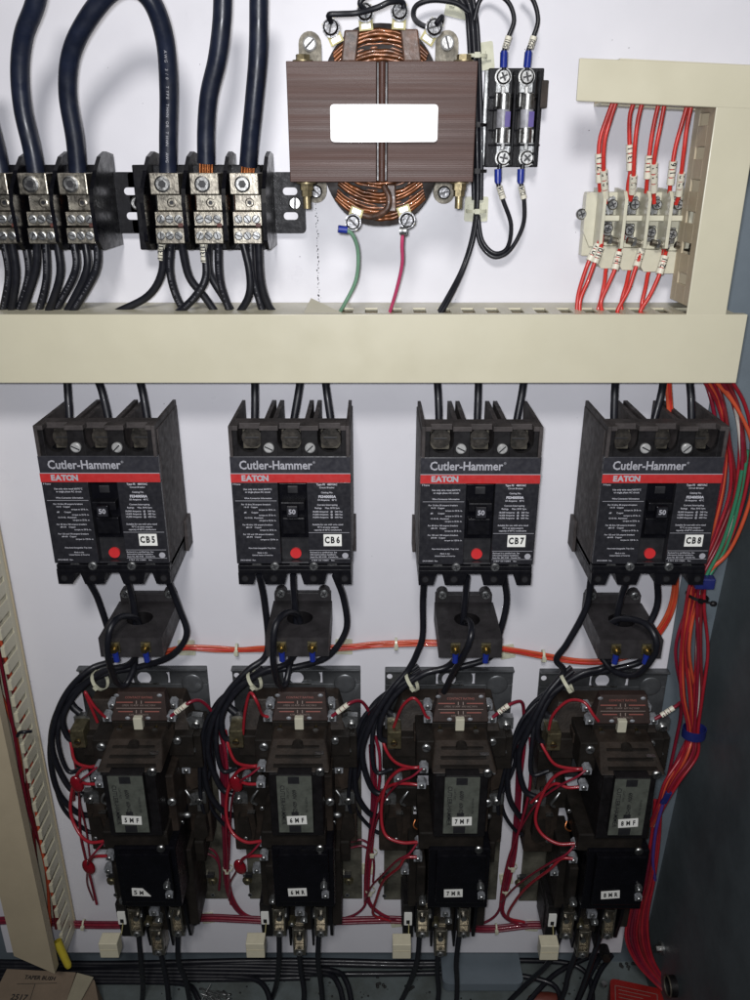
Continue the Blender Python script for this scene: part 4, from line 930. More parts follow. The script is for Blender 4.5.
    b = MB(); a, c = rel(260, 904, 58), rel(272, 938, 54); b.prism([(-6, a.z), (-58, a.z), (-58, a.z - 20), (-52, c.z), (-6, c.z)][::-1], 'terminal_black', -6, 6, O=V((a.x + c.x) / 2, 0, 0), u=V(0, 1, 0), w=V(0, 0, 1), n=V(1, 0, 0)); rs = b.build('reset_arm', t, .8)
    b = MB(); a, c = rel(261.5, 924, 59), rel(268.5, 912, 59); b.prism(rrect(a.x, a.z, c.x, c.z, .8, 2), 'tag_white', 57.5, 59.5); b.box((a.x + c.x) / 2 - 2, (a.x + c.x) / 2 + 2, -59, -59.9, a.z + 2.5, a.z + 8, 'ink_black'); b.build('white_indicator', rs)
    b = MB(); pb(b, 246, 944, 264.5, 958, 74, 89, 'ivory'); blkk = b.build('reset_block', t, .8)
    b = MB(); pb(b, 246.6, 950.2, 264, 951, 89, 89.3, 'parting_tan'); b.build('parting_line', blkk)
    b = MB(); b.tube([rel(266, 923, 60), rel(265, 934, 68), rel(262, 946, 78)], .8, 'strap_brass', n=6); b.build('link_rod', t)
    for x, y0, y1, h in ((279, 909, 937, 64), (299, 929, 956, 64), (320.5, 907, 937, 64)):
        b = MB(); a, c = rel(x - 5.5, y1, h), rel(x + 5.5, y0, h)
        b.box(a.x, c.x, -h + 22, -h + 9, a.z, c.z, 'lug_metal'); b.box(a.x, a.x + 2, -h + 9, -h, a.z + 3, c.z, 'lug_metal'); b.box(c.x - 2, c.x, -h + 9, -h, a.z + 3, c.z, 'lug_metal'); b.box(a.x, c.x, -h + 9, -h + 1, c.z - 6, c.z - 3, 'lug_metal'); b.box(a.x, c.x, -h + 9, -h + 1, a.z, a.z + 9, 'lug_metal')
        lg = b.build('load_lug', t, .6); screw(lg, ((a.x + c.x) / 2, -h + 1, a.z + 4.6), 4.0, 'zinc', 'lug_screw', 2.5, kind='cross')
        b = MB(); b.cyl(((a.x + c.x) / 2, -h + 9, (a.z + c.z) / 2 + 1), ((a.x + c.x) / 2, -h + 4, (a.z + c.z) / 2 + 1), 3.4, 'steel', n=14); b.build('saddle', lg)
    for x, y, h, s_, m in ((273, 899, 80, .85, 'zinc'), (300, 910, 66, 1.2, 'terminal_grey'), (292, 921, 62, .9, 'dull_brass'), (304, 918, 66, .85, 'zinc'), (324, 884, 104, .8, 'zinc'), (325.5, 893, 104, .85, 'terminal_grey'), (286, 913, 60, .6, 'zinc'), (314, 913, 60, .7, 'zinc')):
        clamp(x, y, h, s_, m, 'heater_terminal')
    return t
st0 = make_starter(); STO = []; st_all = [st0] + [copy_tree(st0) for _ in range(3)]
for i, (px, py) in enumerate(((142.3, 784), (296, 784), (449.5, 785), (604.5, 786.5))):
    o = st_all[i]; p = V(P(px, 668, 3).x, 0, P(px, py, 0).z); STO.append(p); o.location = p * .001
    o['label'] = f"dark brown reversing motor starter tagged {5 + i}MF and {5 + i}MR, below the breaker tagged CB{5 + i}"; o['group'] = 'reversing motor starters'
    def sub(b, nm_):
        m_ = b.build(nm_, None, org=V(0, 0, 0)); m_.parent = o; m_.location = (0, 0, 0)
    b = MB(); tilt = (-.05, .04, .03, .09)[i]; u = V(math.cos(tilt), 0, math.sin(tilt)); w = V(-math.sin(tilt), 0, math.cos(tilt))
    c = rel(297, 820, 112.2); 
    b.prism([(-9.8, -5.2), (9.8, -5.2), (9.8, 5.2), (-9.8, 5.2)], 'tag_white', 0, .6, O=c, u=u, w=w); b.spaced(f'{5 + i}MF', 8.0, 'ink_black', c + V(0, -.9, 0), u=u, w=w, bold=.04, sx=.66, gap=.72); sub(b, 'number_tag')
    b = MB(); c = rel(297.5, 892, 104.3)
    if i == 0:
        b.prism([(-9.8, -5.2), (9.8, -5.2), (1.5, 5.2), (-9.8, 5.2)], 'tag_white', 0, .6, O=c, u=u, w=w); b.text('5', 8.2, 'ink_black', c + V(-6, -.9, 0), u=u, w=w, bold=.03, sx=.95); b.text('M', 8.2, 'ink_black', c + V(.2, -.9, -.6), u=u, w=w, bold=.03, sx=.7)
    else:
        b.prism([(-9.8, -5.2), (9.8, -5.2), (9.8, 5.2), (-9.8, 5.2)], 'tag_white', 0, .6, O=c, u=u, w=w); b.spaced(f'{5 + i}MR', 8.0, 'ink_black', c + V(0, -.9, 0), u=u, w=w, bold=.04, sx=.66, gap=.72)
    sub(b, 'number_tag')
# ================================================================ WIRES OF EACH STARTER (given for the second one, shifted to the others)
def W6(i, pts, j=0.0):
    d1 = CTO[i] - CTO[1]; d2 = STO[i] - STO[1]; out = []
    for k, (x, y, h) in enumerate(pts):
        f = min(1, max(0, (y - 640) / 60)); p = P(x, y, h) + d1.lerp(d2, f)
        if 0 < k < len(pts) - 1 and j: p += V(rnd.uniform(-j, j), rnd.uniform(-j, j) * .6, rnd.uniform(-j, j))
        out.append(p)
    return out
LG = 'black load wires between breakers and starters'
def sw(name, label, i, pts, r, m, group, j=1.5, n=8):
    if i == 1: j = 0
    pp = W6(i, pts, j); b = MB(); b.tube(pp, r, m, n=n, sub=7); return tag(b.build(name, org=pp[0]), label, 'wire', group), pp
for i in range(4):
    cb, mf = f'CB{5 + i}', f'{5 + i}MF'
    # left load wire: past the current transformer, then looping left of the starter
    xl = {0: [(252, 575, 55), (258, 600, 40), (266, 640, 26), (270, 660, 24)], 1: [(259, 575, 55), (264, 600, 40), (268, 640, 30), (264, 658, 30)], 2: [(250, 575, 55), (252, 600, 45), (258, 632, 40), (253, 652, 38)], 3: [(256, 575, 55), (258, 605, 50), (250, 640, 44), (238, 658, 40)]}[i]
    sw('load_wire', f'left black wire from the foot of breaker {cb} past the current transformer', i, xl + [(248, 670, 36), (228, 692, 42), (213, 720, 46), (208, 752, 44), (220, 786, 42), (234, 795, 44)], 3.2, 'wire_black', LG, n=10)
    sw('load_wire', f'middle black wire dropping from breaker {cb} into the hole of the current transformer', i, [(293, 575, 55), (294, 596, 46), (296, 620, 42), (296, 648, 42), (286, 664, 38), (262, 672, 40), (236, 692, 40), (222, 716, 44), (224, 736, 44), (234, 741, 42)], 3.2, 'wire_black', LG, n=10)
    lp = {0: [(299, 624, 42), (297, 617, 50), (288, 616, 72), (281, 626, 88), (278, 645, 92), (277, 664, 80), (279, 682, 56), (286, 684, 46), (291, 668, 38), (292, 655, 36)], 1: [(300, 622, 42), (296, 614, 48), (286, 613, 70), (276, 624, 88), (273, 645, 92), (274, 668, 82), (279, 685, 60), (285, 684, 48), (289, 668, 38), (291, 655, 36)],
          2: [(297, 624, 42), (298, 619, 54), (295, 624, 80), (292, 638, 92), (289, 655, 84), (286, 672, 62), (284, 692, 42), (283, 708, 34)], 3: [(288, 622, 42), (294, 616, 52), (306, 620, 76), (313, 634, 90), (314, 652, 88), (304, 672, 70), (292, 668, 50), (286, 655, 36)]}[i]
    sw('sensing_wire', f'grey-black wire looping over the front of the current transformer below {cb}', i, lp, 3.1, 'wire_black', 'wires looped through the current transformers', .5, n=10)
    xr_ = {0: [(333, 575, 55), (341, 606, 44), (344, 634, 40)], 1: [(335, 575, 55), (344, 600, 44), (346, 630, 38)], 2: [(330, 575, 55), (338, 600, 44), (335, 632, 40)], 3: [(322, 575, 55), (330, 606, 46), (324, 640, 44)]}[i]
    sw('load_wire', f'right black wire from the foot of breaker {cb} curving back under the current transformer', i, xr_ + [(328, 656, 36), (300, 666, 34), (262, 673, 38), (232, 692, 40), (214, 716, 38), (204, 752, 36), (208, 790, 32), (224, 812, 28), (240, 816, 20)], 3.2, 'wire_black', LG, n=10)
    for k, (p, l) in enumerate((([(258, 664, 30), (238, 680, 34), (222, 704, 40), (216, 738, 48), (222, 770, 50), (238, 768, 50)], 'inner'), ([(262, 668, 26), (240, 684, 28), (216, 704, 30), (205, 736, 30), (202, 772, 28), (210, 806, 24), (228, 828, 20), (242, 834, 18)], 'outermost'))):
        sw('loop_wire', f'{l} thin black wire in the tied bundle looping left of starter {mf}', i, p, 2.4 - .2 * k, 'wire_black', 'thin black loops left of the starters')
    if i:   # black wires hanging down between neighbouring starters
        sw('loop_wire', f'black wire hanging straight in the gap left of starter {mf} beside its neighbour', i, [(222, 700, 30), (206, 722, 36), (200, 760, 38), (201, 800, 34), (208, 826, 26), (198, 836, 24)], 2.2, 'wire_black', 'thin black loops left of the starters')
        sw('loop_wire', f'glossy black wire curling behind the lugs left of starter {mf}', i, [(226, 706, 24), (212, 735, 24), (212, 762, 26), (204, 790, 30), (196, 800, 30), (190, 790, 24)], 2.2, 'wire_black', 'thin black loops left of the starters')
    c = W6(i, [(247, 674, 38)])[0] + V({0: 3, 1: 0, 2: -3, 3: -4}[i], 0, 0); bt = tie(None, c, 10, 'tie_clear', ax=V(.8, 0, .6), w=3.5, ry=12)
    bt.location = 0.001 * c; ORG[bt.name] = c
    for v in bt.data.vertices: pass
    tag(bt, f'white cable tie round the black wires at the upper left of starter {mf}', 'cable tie', 'white ties on the starter bundles')
    # red control wires
    RG = 'red control wires on the starters'
    if i == 0: p = [(258, 722, 56), (254, 706, 62), (250, 692, 66), (258, 706, 64), (266, 717, 56)]
    elif i == 1: p = [(243, 734, 50), (245, 712, 58), (250, 693, 66), (257, 702, 72), (262, 714, 60), (268, 717, 57)]
    elif i == 2: p = [(236, 726, 46), (240, 706, 56), (248, 697, 62), (256, 702, 62), (264, 714, 58), (268, 717, 57)]
    else: p = [(232, 730, 46), (232, 712, 50), (242, 698, 56), (253, 699, 66), (262, 712, 72), (268, 718, 72)]
    sw('control_wire', f'red wire arching to the left side of the contact relay on starter {mf}', i, p, 1.6, 'wire_ruby', RG, 0)
    o, pp = sw('control_wire', f'crimson wire leaving the right side of the contact relay on starter {mf}', i, [(332, 716, 56), (342, 709, 56), (352, 702, 52), (362, 702, 42), (370, 716, 30), (373, 745, 20), (374, 790, 12)], 1.8, 'wire_crimson', RG)
    s_ = spline(pp, 8); marker(o, s_[4], s_[13], ('11', '', '10', '11')[i] if i != 1 else '', 2.8)
    sw('control_wire', f'upper red wire to the upper coil terminal on the left of starter {mf}', i, [(262, 765, 78), (250, 766, 78), (236, 762, 66), (229, 748, 50), (225, 730, 36)], 1.7, 'wire_ruby', RG)
    sw('control_wire', f'long red wire looping from the lower coil terminal to the upper one on starter {mf}', i, [(262, 841, 84), (246, 842, 82), (232, 832, 74), (226, 812, 66), (229, 786, 66), (240, 770, 72), (258, 766, 80)], 1.8, 'wire_ruby', RG)
    sw('control_wire', f'red wire to the second coil terminal on the left of starter {mf}', i, [(260, 784, 80), (248, 784, 78), (238, 782, 70), (229, 790, 60), (226, 800, 50)], 1.7, 'wire_ruby', RG)
    sw('control_wire', f'short red wire to the lowest coil terminal on the left of starter {mf}', i, [(262, 856, 86), (252, 856, 84), (244, 858, 78), (239, 864, 70)] if i < 2 else [(262, 856, 86), (252, 857, 84), (247, 866, 76), (240, 880, 50), (237, 898, 26), (240, 914, 10), (258, 920, 6)], 1.7, 'wire_ruby', RG)
    sw('control_wire', f'thin dark red wire crossing between the two lower coil terminals on starter {mf}', i, [(260, 843, 88), (252, 852, 90), (243, 860, 84), (236, 872, 60), (230, 884, 36), (229, 900, 12)], 1.2, 'wire_crimson', RG)
    sw('control_wire', f'thin dark red wire crossing between the two upper coil terminals on starter {mf}', i, [(260, 767, 82), (250, 775, 84), (240, 782, 76), (232, 800, 52), (230, 830, 24), (229, 860, 10)], 1.2, 'wire_crimson', RG)
    sw('control_wire', f'crimson wire running down the left edge of starter {mf}', i, [(222, 735, 30), (226, 756, 34), (228, 790, 36), (226, 830, 30), (227, 856, 18), (228, 885, 8), (231, 904, 6)], 1.7, 'wire_crimson', RG)
    if i < 2:
        for y0, w_ in ((784, 'upper'), (863, 'lower')):
            c = W6(i, [(236 if y0 < 800 else 240, y0 + (0 if y0 < 800 else 4), 74)])[0]; b = MB(); b.ball(c, 6.6, 3.6, 10.5, 'red_dip', 18)
            for v in range(len(b.v)): b.v[v] = c + Matrix.Rotation(R(-14), 3, 'Y') @ (b.v[v] - c)
            tag(b.build('suppressor_disc', org=c), f'glossy dark red oval disc hanging at the {w_} left of starter {mf}', 'disc suppressor', 'red oval discs beside the coils')
    # motor leads down from the lugs
    ML = 'black motor leads hanging below the starters'
    for p, l in (([(279, 930, 52), (279, 960, 50), (276, 985, 34), (268, 1010, 24), (262, 1030, 20)], 'left'), ([(299, 950, 52), (301, 972, 52), (304, 995, 52), (300, 1030, 48)], 'middle'), ([(319, 930, 52), (318, 960, 56), (321, 985, 50), (325, 1030, 46)], 'right')):
        if i == 3: p = [(x + (-14 if l != 'left' else -22) * max(0, (y - 945)) / 55, y, h) for x, y, h in p]
        sw('motor_lead', f'{l} black motor lead below the lugs of starter tagged {mf}', i, p, 3.1, 'wire_black', ML, n=10)

# ================================================================ HARNESSES
def harness(label, name, strands, px, py, h):
    t = thing(name, label, 'wires', P(px, py, h))
    for pts, r, m in strands: wire('harness_wire', None, pts, r, m, parent=t, n=7)
    return t
pts0 = [(164, 652, 26), (185, 648, 9), (215, 649, 5), (240, 650, 5), (262, 649, 8), (300, 649, 10), (345, 648, 8), (372, 645, 5), (400, 644, 5), (430, 643, 8), (470, 645, 10), (510, 650, 8), (545, 656, 6), (580, 662, 8), (610, 661, 10), (640, 650, 12), (662, 628, 16), (674, 600, 24), (676, 560, 28), (674, 500, 28), (672, 440, 30), (668, 375, 34)]
st = []
for k in range(4):
    dy = (-2.3, -.9, .5, 1.7, 3)[k]
    st.append(([(x + (dy if i > 14 else 0), y + dy + rnd.uniform(-.7, .7), h + rnd.uniform(-1.5, 1.5)) for i, (x, y, h) in enumerate(pts0)], 1.45, 'wire_orange' if k != 2 else 'wire_red'))
t = harness('orange wire harness running across the panel behind the current transformers', 'orange_harness', st, 375, 645, 6)
for px, py in ((237, 650), (396, 644), (543, 656)): tie(t, P(px, py, 6), 6.5, 'tie_clear', ax=V(1, 0, 0), ry=5, w=2.5)
tie_mount('clear adhesive tie mount on the orange harness right of the first current transformer', 187, 647, 0, 9)
tie_mount('clear adhesive tie mount on the orange harness right of the second current transformer', 344, 646, 0, 9)
tie_mount('clear adhesive tie mount on the orange harness right of the third current transformer', 507, 651, 12, 8)
# crimson harness along the bottom, with risers between the starters
st = []
for k in range(3):
    d = (-2.6, 0, 2.6)[k]; m = ('wire_wine', 'wire_crimson', 'wire_wine')[k]
    st.append(([(-10, 921 + d, 6), (30, 920 + d, 6), (70, 924 + d, 6), (110, 925 + d, 8), (160, 924 + d, 10), (200, 918 + d, 6), (240, 919 + d, 8), (300, 922 + d, 10), (340, 921 + d, 8), (370, 920 + d, 6), (400, 920 + d, 6), (450, 926 + d, 10), (490, 929 + d, 6), (530, 925 + d, 6), (560, 926 + d, 8), (612, 926 + d, 5)], 1.7, m))
    dx = (-2, 0, 2)[k]
    for xb, pts in ((1, [(222, 745, 10), (224, 800, 8), (226, 850, 8), (227, 880, 6), (232, 900, 6), (243, 914, 6), (262, 920, 8)]),
                    (2, [(372, 745, 10), (374, 800, 8), (370, 850, 6), (367, 880, 6), (368, 902, 6), (358 if k == 0 else 380, 914, 6), (340 if k == 0 else 396, 920, 6)]),
                    (3, [(520, 745, 10), (518, 800, 8), (514, 850, 6), (508, 880, 6), (501, 910, 6), (488 if k == 0 else 512, 922, 6), (470 if k == 0 else 528, 926, 6)])):
        st.append(([(x + dx, y, h + rnd.uniform(-1, 1)) for x, y, h in pts], 1.6, ('wire_wine', 'wire_wine', 'wire_crimson')[k]))
for sx, sy in ((208, 850), (362, 842)):
    for k in range(2): st.append(([(sx - 12, sy + k * 6, 6), (sx, sy + k * 6 - 2, 6), (sx + 9, sy + 5 + k * 5, 6), (sx + 12, sy + 22, 6), (sx + 11, sy + 40, 6)], 1.4, 'wire_wine'))
t = harness('crimson wire harness along the panel bottom with risers between the starters', 'crimson_harness', st, 300, 921, 6)
for px, py in ((84, 924), (370, 890), (228, 868), (372, 852), (506, 890), (512, 866), (496, 928)): tie(t, P(px, py, 6), 5.5, 'tie_clear', ax=V(1, 0, 0) if py > 900 else V(0, 0, 1), ry=4.5, w=2)
for l, px, py in (('between the first and second starters at the bottom', 208, 917), ('between the second and third starters, beside the riser', 368, 868), ('between the third and fourth starters, beside the riser', 506, 878), ('under the risers between the third and fourth starters', 532, 925), ('right of the third starter foot on the crimson harness', 397, 921)):
    tie_mount('clear adhesive tie mount ' + l, px, py, rnd.uniform(-8, 12), 8)

# right-hand bundle
t = thing('right_harness', 'big bundle of red, orange and green wires hanging down the right side wall', 'wires', P(700, 600, 20)); t.name = 'wire_harness'; ORG['wire_harness'] = P(700, 600, 20)
cols = ['wire_ruby', 'wire_crimson', 'wire_orange', 'wire_crimson', 'wire_ruby', 'wire_orange', 'wire_dark_red', 'wire_orange', 'wire_crimson', 'wire_ruby', 'wire_white', 'wire_dark_red', 'wire_wine', 'wire_ruby']
for k, m in enumerate(cols):
    a = rnd.uniform(-1, 1); c = rnd.uniform(-1, 1); e = k / (len(cols) - 1) * 2 - 1
    p = [(716 + e * 14, 378, 30 + a * 12), (728 + e * 14 + a * 4, 405, 26), (734 + e * 14 + a * 5, 440, 20 + 6 * c), (733 + e * 12 + c * 4, 490, 18 + 6 * a), (718 + e * 12, 540, 20), (700 + e * 8, 578, 22 + 6 * c),
         (695 + e * 9, 605, 18 + 5 * a), (691 + e * 14 + a * 4, 650, 14 + 6 * c), (692 + e * 10 + c * 3, 695, 12 + 6 * a), (693 + e * 5, 730, 12 + 4 * a), (688 + e * 8 + a * 2, 755, 16 + 5 * c), (672 + e * 7, 782, 22 + 5 * a), (661 + e * 3.5, 806, 22), (652 + e * 3, 826, 14)]
    if k in (5, 7): p = [(716 + e * 14, 378, 34), (738, 410, 34), (752 + 3 * c, 450, 34), (750, 500, 30), (730, 550, 26), (706 + e * 8, 575, 24)] + p[6:]
    wire('harness_wire', None, p, 1.75, m, parent=t, n=7)
for k in range(9):
    e = k / 4 - 1; a = rnd.uniform(-1, 1); c = rnd.uniform(-1, 1)
    wire('harness_wire', None, [(658 + e * 3, 800, 14), (655 + e * 4, 840, 12), (648 + e * 6, 880, 14 + 4 * a), (639 + e * 9, 912, 16 + 4 * c), (637 + e * 11, 938, 18 + 4 * a), (645 + e * 9, 962, 24), (662 + e * 6, 984, 36), (682 + e * 4, 1004, 54)], 1.9, ('wire_ruby', 'wire_crimson', 'wire_wine', 'wire_crimson', 'wire_ruby', 'wire_dark_red', 'wire_ruby', 'wire_crimson', 'wire_ruby')[k], parent=t, n=7)
wire('harness_wire', None, [(742, 470, 26), (736, 500, 26), (722, 545, 26), (705, 578, 28), (702, 586, 32)], 1.9, 'wire_green', parent=t)
wire('harness_wire', None, [(748, 450, 22), (740, 498, 22), (727, 545, 22), (707, 580, 26)], 1.7, 'wire_green', parent=t)
wire('harness_wire', None, [(664, 800, 24), (656, 830, 22), (653, 860, 18), (655, 880, 14)], 1.9, 'fuse_violet', parent=t)
tie(t, P(694, 732, 13), 12, 'tie_blue', w=11, ry=10, name='blue_tie', head=False); tie(t, P(697, 596, 20), 11, 'terminal_black', w=3, ry=9, ax=V(.25, 0, 1))
b = MB(); c = P(704, 582, 32); b.hexa([c + V(x, y, z) for z in (-6, 6) for x, y in ((-10, -5), (9, -6), (10, 5), (-9, 5))], 'tie_blue'); b.build('blue_tape', t, 1.5)
b = MB(); c = P(666, 797, 26); b.hexa([c + V(x + z * .3, y, z) for z in (-9, 7) for x, y in ((-3, -2), (4, -2), (4, 3), (-3, 3))], 'tie_blue'); b.build('blue_tape', t, 1)
b = MB(); c = P(706, 601, 16); b.cyl(c + V(-9, 0, 2), c + V(6, -2, -2), 1.3, 'terminal_black', n=8); b.ball(c + V(7, -2, -2), 4, 3, 3, 'terminal_black', 8); b.build('tie_tail', t)
# straight orange feed seen right of the last breaker, under the duct
# ================================================================ CABLES AND OBJECTS ON THE ENCLOSURE FLOOR
G = 'black cables lying along the enclosure floor'
for k in range(8):
    y = 962 + k * 2.6; zz = 6 + (7 - k) * 2.4
    xe = (470, 466, 330, 322, 462, 250, 310, 180)[k]
    p = [PZ(x, y + 1.6 * math.sin(x / (60 + 7 * k) + k), zz) for x in range(-30, xe - 30, 48)]
    e = (xe, y)
    if k in (2, 3, 5, 7): p += [PZ(xe, y + 3, zz + 2), PZ(xe + 16, y + 14, zz + 4), PZ(xe + 22, y + 40, zz), PZ(xe + 24, y + 62, zz)]
    else: p += [PZ(xe, y, zz)]
    o = wire('floor_cable', ['black cable lying furthest back along the enclosure floor, ending at the grey cover', 'second black cable from the back along the enclosure floor', 'black cable on the floor turning toward the front left of the third starter', 'black floor cable turning forward just beside the one below the second starter', 'middle black cable of the run lying on the enclosure floor', 'black floor cable turning forward between the first and second starters', 'frontmost long black cable of the run on the enclosure floor', 'shortest black floor cable, turning forward below the first starter'][k], p, 3.4, 'wire_black', G, 'cable', n=10, sub=4)
for p, l in (([(490, 960), (560, 962), (585, 972), (592, 990), (592, 1020)], 'black cable curving forward right of the grey cover'), ([(600, 952), (558, 972), (530, 1000), (520, 1015)], 'black cable slanting down to the left in front of the grey cover'), ([(604, 950), (590, 975), (576, 1005)], 'black cable slanting down below the fourth starter'), ([(612, 955), (598, 975), (586, 1010)], 'second black cable slanting down below the fourth starter, nearer the red pouch'), ([(500, 972), (552, 984), (562, 1010)], 'short black cable ending in front of the grey cover')):
    wire('floor_cable', l, [PZ(x, y, 26 - 3 * k) for k, (x, y) in enumerate(p)], 3.2, 'wire_black', G, 'cable', n=10)
# grey rounded cover
b = MB(); A, B_ = PZ(443, 984, 34), PZ(524, 984, 34); yb = PZ(480, 952, 34).y
t = thing('cover_plate', 'flat grey cover with rounded front corners on the enclosure floor', 'cover', (A.x + 40, A.y, 0))
xs_ = (A.x, B_.x); n = 5; pts = [(xs_[0], 20)] ; r = 8
for cx, a0 in ((xs_[0] + r, 180), (xs_[1] - r, 270)):
    for k in range(n + 1): a = R(a0 + 90 * k / n); pts.append((cx + r * math.cos(a), A.y + r + r * math.sin(a)))
pts.append((xs_[1], 20))
b.prism(pts, 'steel_grey', 22, 34, u=V(1, 0, 0), w=V(0, 1, 0), n=V(0, 0, 1)); b.build('top_panel', t, .8)
b = MB(); b.box(xs_[0] + 6, xs_[1] - 6, A.y + 16, 15, 0, 22, 'steel_grey'); b.build('cover_base', t)
# cardboard box with printing
A, B_, C_, E_ = PZ(6.7, 968.5, 62), PZ(76, 972, 62), PZ(62, 1014, 62), PZ(-14, 1010, 62)
t = thing('cardboard_box', 'tan cardboard box printed TAPER BUSH and 2517, lying at the bottom left corner', 'box', (A.x, A.y, 0))
b = MB(); dn_ = V(0, 0, -60); b.hexa([E_ + dn_, C_ + dn_, B_ + dn_, A + dn_, E_, C_, B_, A], 'cardboard'); b.build('carton', t, .8)
uu = (B_ - A).normalized(); ww = (A - E_).normalized()
b = MB(); b.text('TAPER BUSH', 7.2, 'ink_black', PZ(40, 978, 62.3), u=uu, w=ww, bold=.03, sx=.95); b.text('2517', 10, 'ink_black', PZ(19, 997.5, 62.3), u=uu, w=ww, bold=.02)
for (x0, y0, x1, y1) in ((17, 984, 57, 983), (35, 984, 30, 1000)):
    a, c = PZ(x0, y0, 62.3), PZ(x1, y1, 62.3); d = (c - a).normalized().cross(V(0, 0, 1)) * .35; b.add([a - d, c - d, c + d, a + d], [(0, 1, 2, 3)], 'debris')
b.build('printing', t)
b = MB(); A, B_, C_, E_ = PZ(77, 972.5, 63), PZ(93.5, 977, 56), PZ(79, 1004, 54), PZ(66, 1002, 63); dn_ = V(0, 0, -1.2)
b.hexa([E_ + dn_, C_ + dn_, B_ + dn_, A + dn_, E_, C_, B_, A], 'card_light'); b.build('open_flap', t, .3)
b = MB(); A, B_ = PZ(94, 978, 50), PZ(99, 1004, 40); b.hexa([C_ + V(0, 0, -54), B_ + V(6, 0, -40), V(A.x + 8, A.y, 0), V(A.x - 8, A.y + 6, 0), C_ + V(-2, 0, -4), B_ + V(0, 0, -6), A + V(0, 0, -4), A + V(-8, 6, -4)], 'cardboard'); b.build('side_flap', t, .5)
# red pouch with white outlined print
T0, T1 = PZ(610, 978, 34), PZ(676, 992, 34); uu = (T1 - T0).normalized(); ww = V(0, 0, 1).cross(uu)
t = thing('red_pouch', 'red rounded case with a white outlined printed panel at the bottom right', 'case', (T0.x, T0.y, 0))
Lr = (T1 - T0).length; b = MB(); b.prism(rrect(0, -70, Lr, 0, 6), 'tag_red', 0, 30, O=V(T0.x, T0.y, 4), u=uu, w=ww, n=V(0, 0, 1)); b.build('case_body', t, 2.5)
b = MB(); O_ = V(T0.x, T0.y, 34.3)
def ln(x0, y0, x1, y1): 
    a, c = O_ + uu * x0 + ww * y0, O_ + uu * x1 + ww * y1; d = (c - a).normalized().cross(V(0, 0, 1)) * .4; b.add([a - d, c - d, c + d, a + d], [(0, 1, 2, 3)], 'relay_ink')
ln(6, -9, 56, -9); ln(6, -9, 6, -40); ln(56, -9, 56, -40)
for k in range(5): ln(10, -14 - k * 5, rnd.uniform(36, 52), -14 - k * 5)
b.build('printing', t)
b = MB(); c = PZ(604, 985, 30); b.cyl(c, c + V(0, 0, 4), 3.4, 'zinc', n=14); b.build('rivet', t, .4)
b = MB(); A = PZ(546, 1000, 14); b.ball(A, 24, 10, 8, 'dull_orange', 14)
tag(b.build('orange_plug'), 'orange plastic piece peeking in at the bottom edge left of the red case', 'plastic piece')
# clear plastic bag with screws near the middle of the floor
b = MB(); c = PZ(215, 998, 8)
for k in range(7):
    a = rnd.uniform(0, 6.28); p = [c + V(rnd.uniform(-22, 22), rnd.uniform(-14, 14), rnd.uniform(-2, 8)) for _ in range(4)]; b.tube(p, .9, 'zinc', n=5, sub=5)
tag(b.build('crumpled_strapping', org=c), 'crumpled clear plastic and strapping on the floor below the first gap between starters', 'scrap')
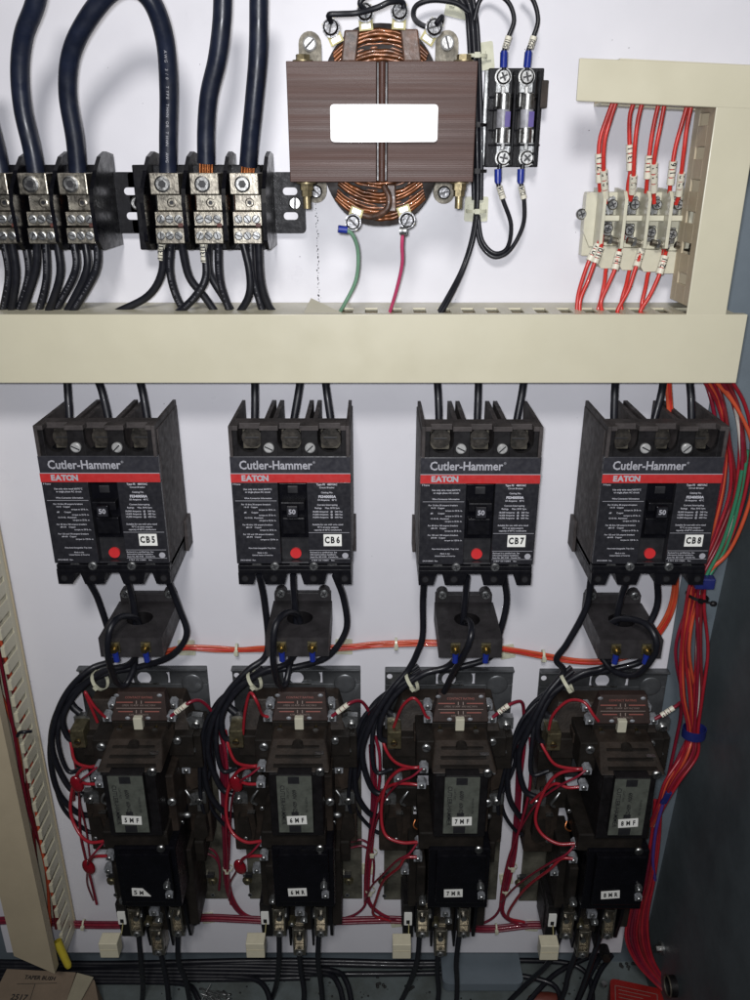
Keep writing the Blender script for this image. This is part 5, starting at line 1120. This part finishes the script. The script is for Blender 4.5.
# screw in the side wall and cable gland
wx = 353 + (392 - 353) * (PZ(662, 948, 60).z / (CZ + 330))
yr, xr2 = (500 - 948) / F, (662 - 375) / F; zc = (355) / xr2; c = V(355, zc * (cP + yr * sP) - D, CZ + zc * (yr * cP - sP))
t = thing('wall_bolt', 'silver bolt head on the dark side wall, low at the right', 'bolt', c)
b = MB(); b.cyl(c + V(4, 0, 0), c + V(-2, 0, 0), 8, 'zinc', n=20); b.build('washer', t); b = MB(); b.cyl(c + V(-2, 0, 0), c + V(-8, 0, 0), 4.8, 'steel', n=6, smooth=False); b.build('bolt_head', t)
yr, xr2 = (500 - 986) / F, (672 - 375) / F; zc = 352 / xr2; c = V(352, zc * (cP + yr * sP) - D, CZ + zc * (yr * cP - sP))
b = MB(); b.cyl(c + V(6, 0, 0), c + V(-5, 0, 0), 12, 'terminal_black', r1=11.5, n=28, caps=False); b.tube([c + V(-5, 11.5 * math.cos(k * .5236), 11.5 * math.sin(k * .5236)) for k in range(12)], 1.2, 'bracket_zinc', closed=True, n=8, sub=3)
tag(b.build('cable_gland', org=c), 'round cable bushing in the side wall where the red wires leave', 'cable gland')
b = MB(); c = P(603, 947, 10); b.cyl(c, c + V(0, -14, 0), 6.5, 'terminal_black', n=16); b.cyl(c + V(0, -14, 0), c + V(0, -18, 0), 5, 'phenolic', n=16)
tag(b.build('rubber_bumper', org=c, bevel=.6), 'small dark round grommet at the panel corner below the fourth starter', 'grommet')

# ================================================================ CAMERA, LIGHT, WORLD
cam = bpy.data.cameras.new('camera'); co = bpy.data.objects.new('camera', cam); COL.objects.link(co)
co.location = V(0, -D, CZ) * .001; co.rotation_euler = (math.pi / 2 - PIT, 0, 0)
cam.sensor_fit = 'VERTICAL'; cam.sensor_height = 36; cam.lens = 36 * F / 1000; cam.clip_start = .02; cam.clip_end = 50
S.camera = co
S.render.resolution_x, S.render.resolution_y = 768, 1024
def lamp(name, typ, loc, power, col, size, target=None):
    l = bpy.data.lights.new(name, typ); o = bpy.data.objects.new(name, l); COL.objects.link(o); o.location = V(*loc) * .001
    l.energy = power; l.color = col
    if typ == 'AREA': l.shape = 'DISK'; l.size = size
    else: l.shadow_soft_size = size
    if target is not None: o.rotation_euler = (V(*target) - V(*loc)).to_track_quat('-Z', 'Y').to_euler()
    return o
lamp('ceiling_lamp', 'AREA', (-60, -1150, CZ + 640), LP1, (1.0, .975, .95), .26, (0, 0, CZ + 420))
fl = lamp('flash_lamp', 'SPOT', (-12, -750, CZ + 12), LP2, (.95, .96, 1.0), .012, (10, 0, CZ - 190))
fl.data.spot_size = R(125); fl.data.spot_blend = 1.0
w = bpy.data.worlds.new('World'); S.world = w; w.use_nodes = True
w.node_tree.nodes['Background'].inputs[0].default_value = (.75, .80, 1.0, 1); w.node_tree.nodes['Background'].inputs[1].default_value = WS
S.view_settings.view_transform = 'Standard'; S.view_settings.look = 'None'; S.view_settings.exposure = 0; S.view_settings.gamma = 1
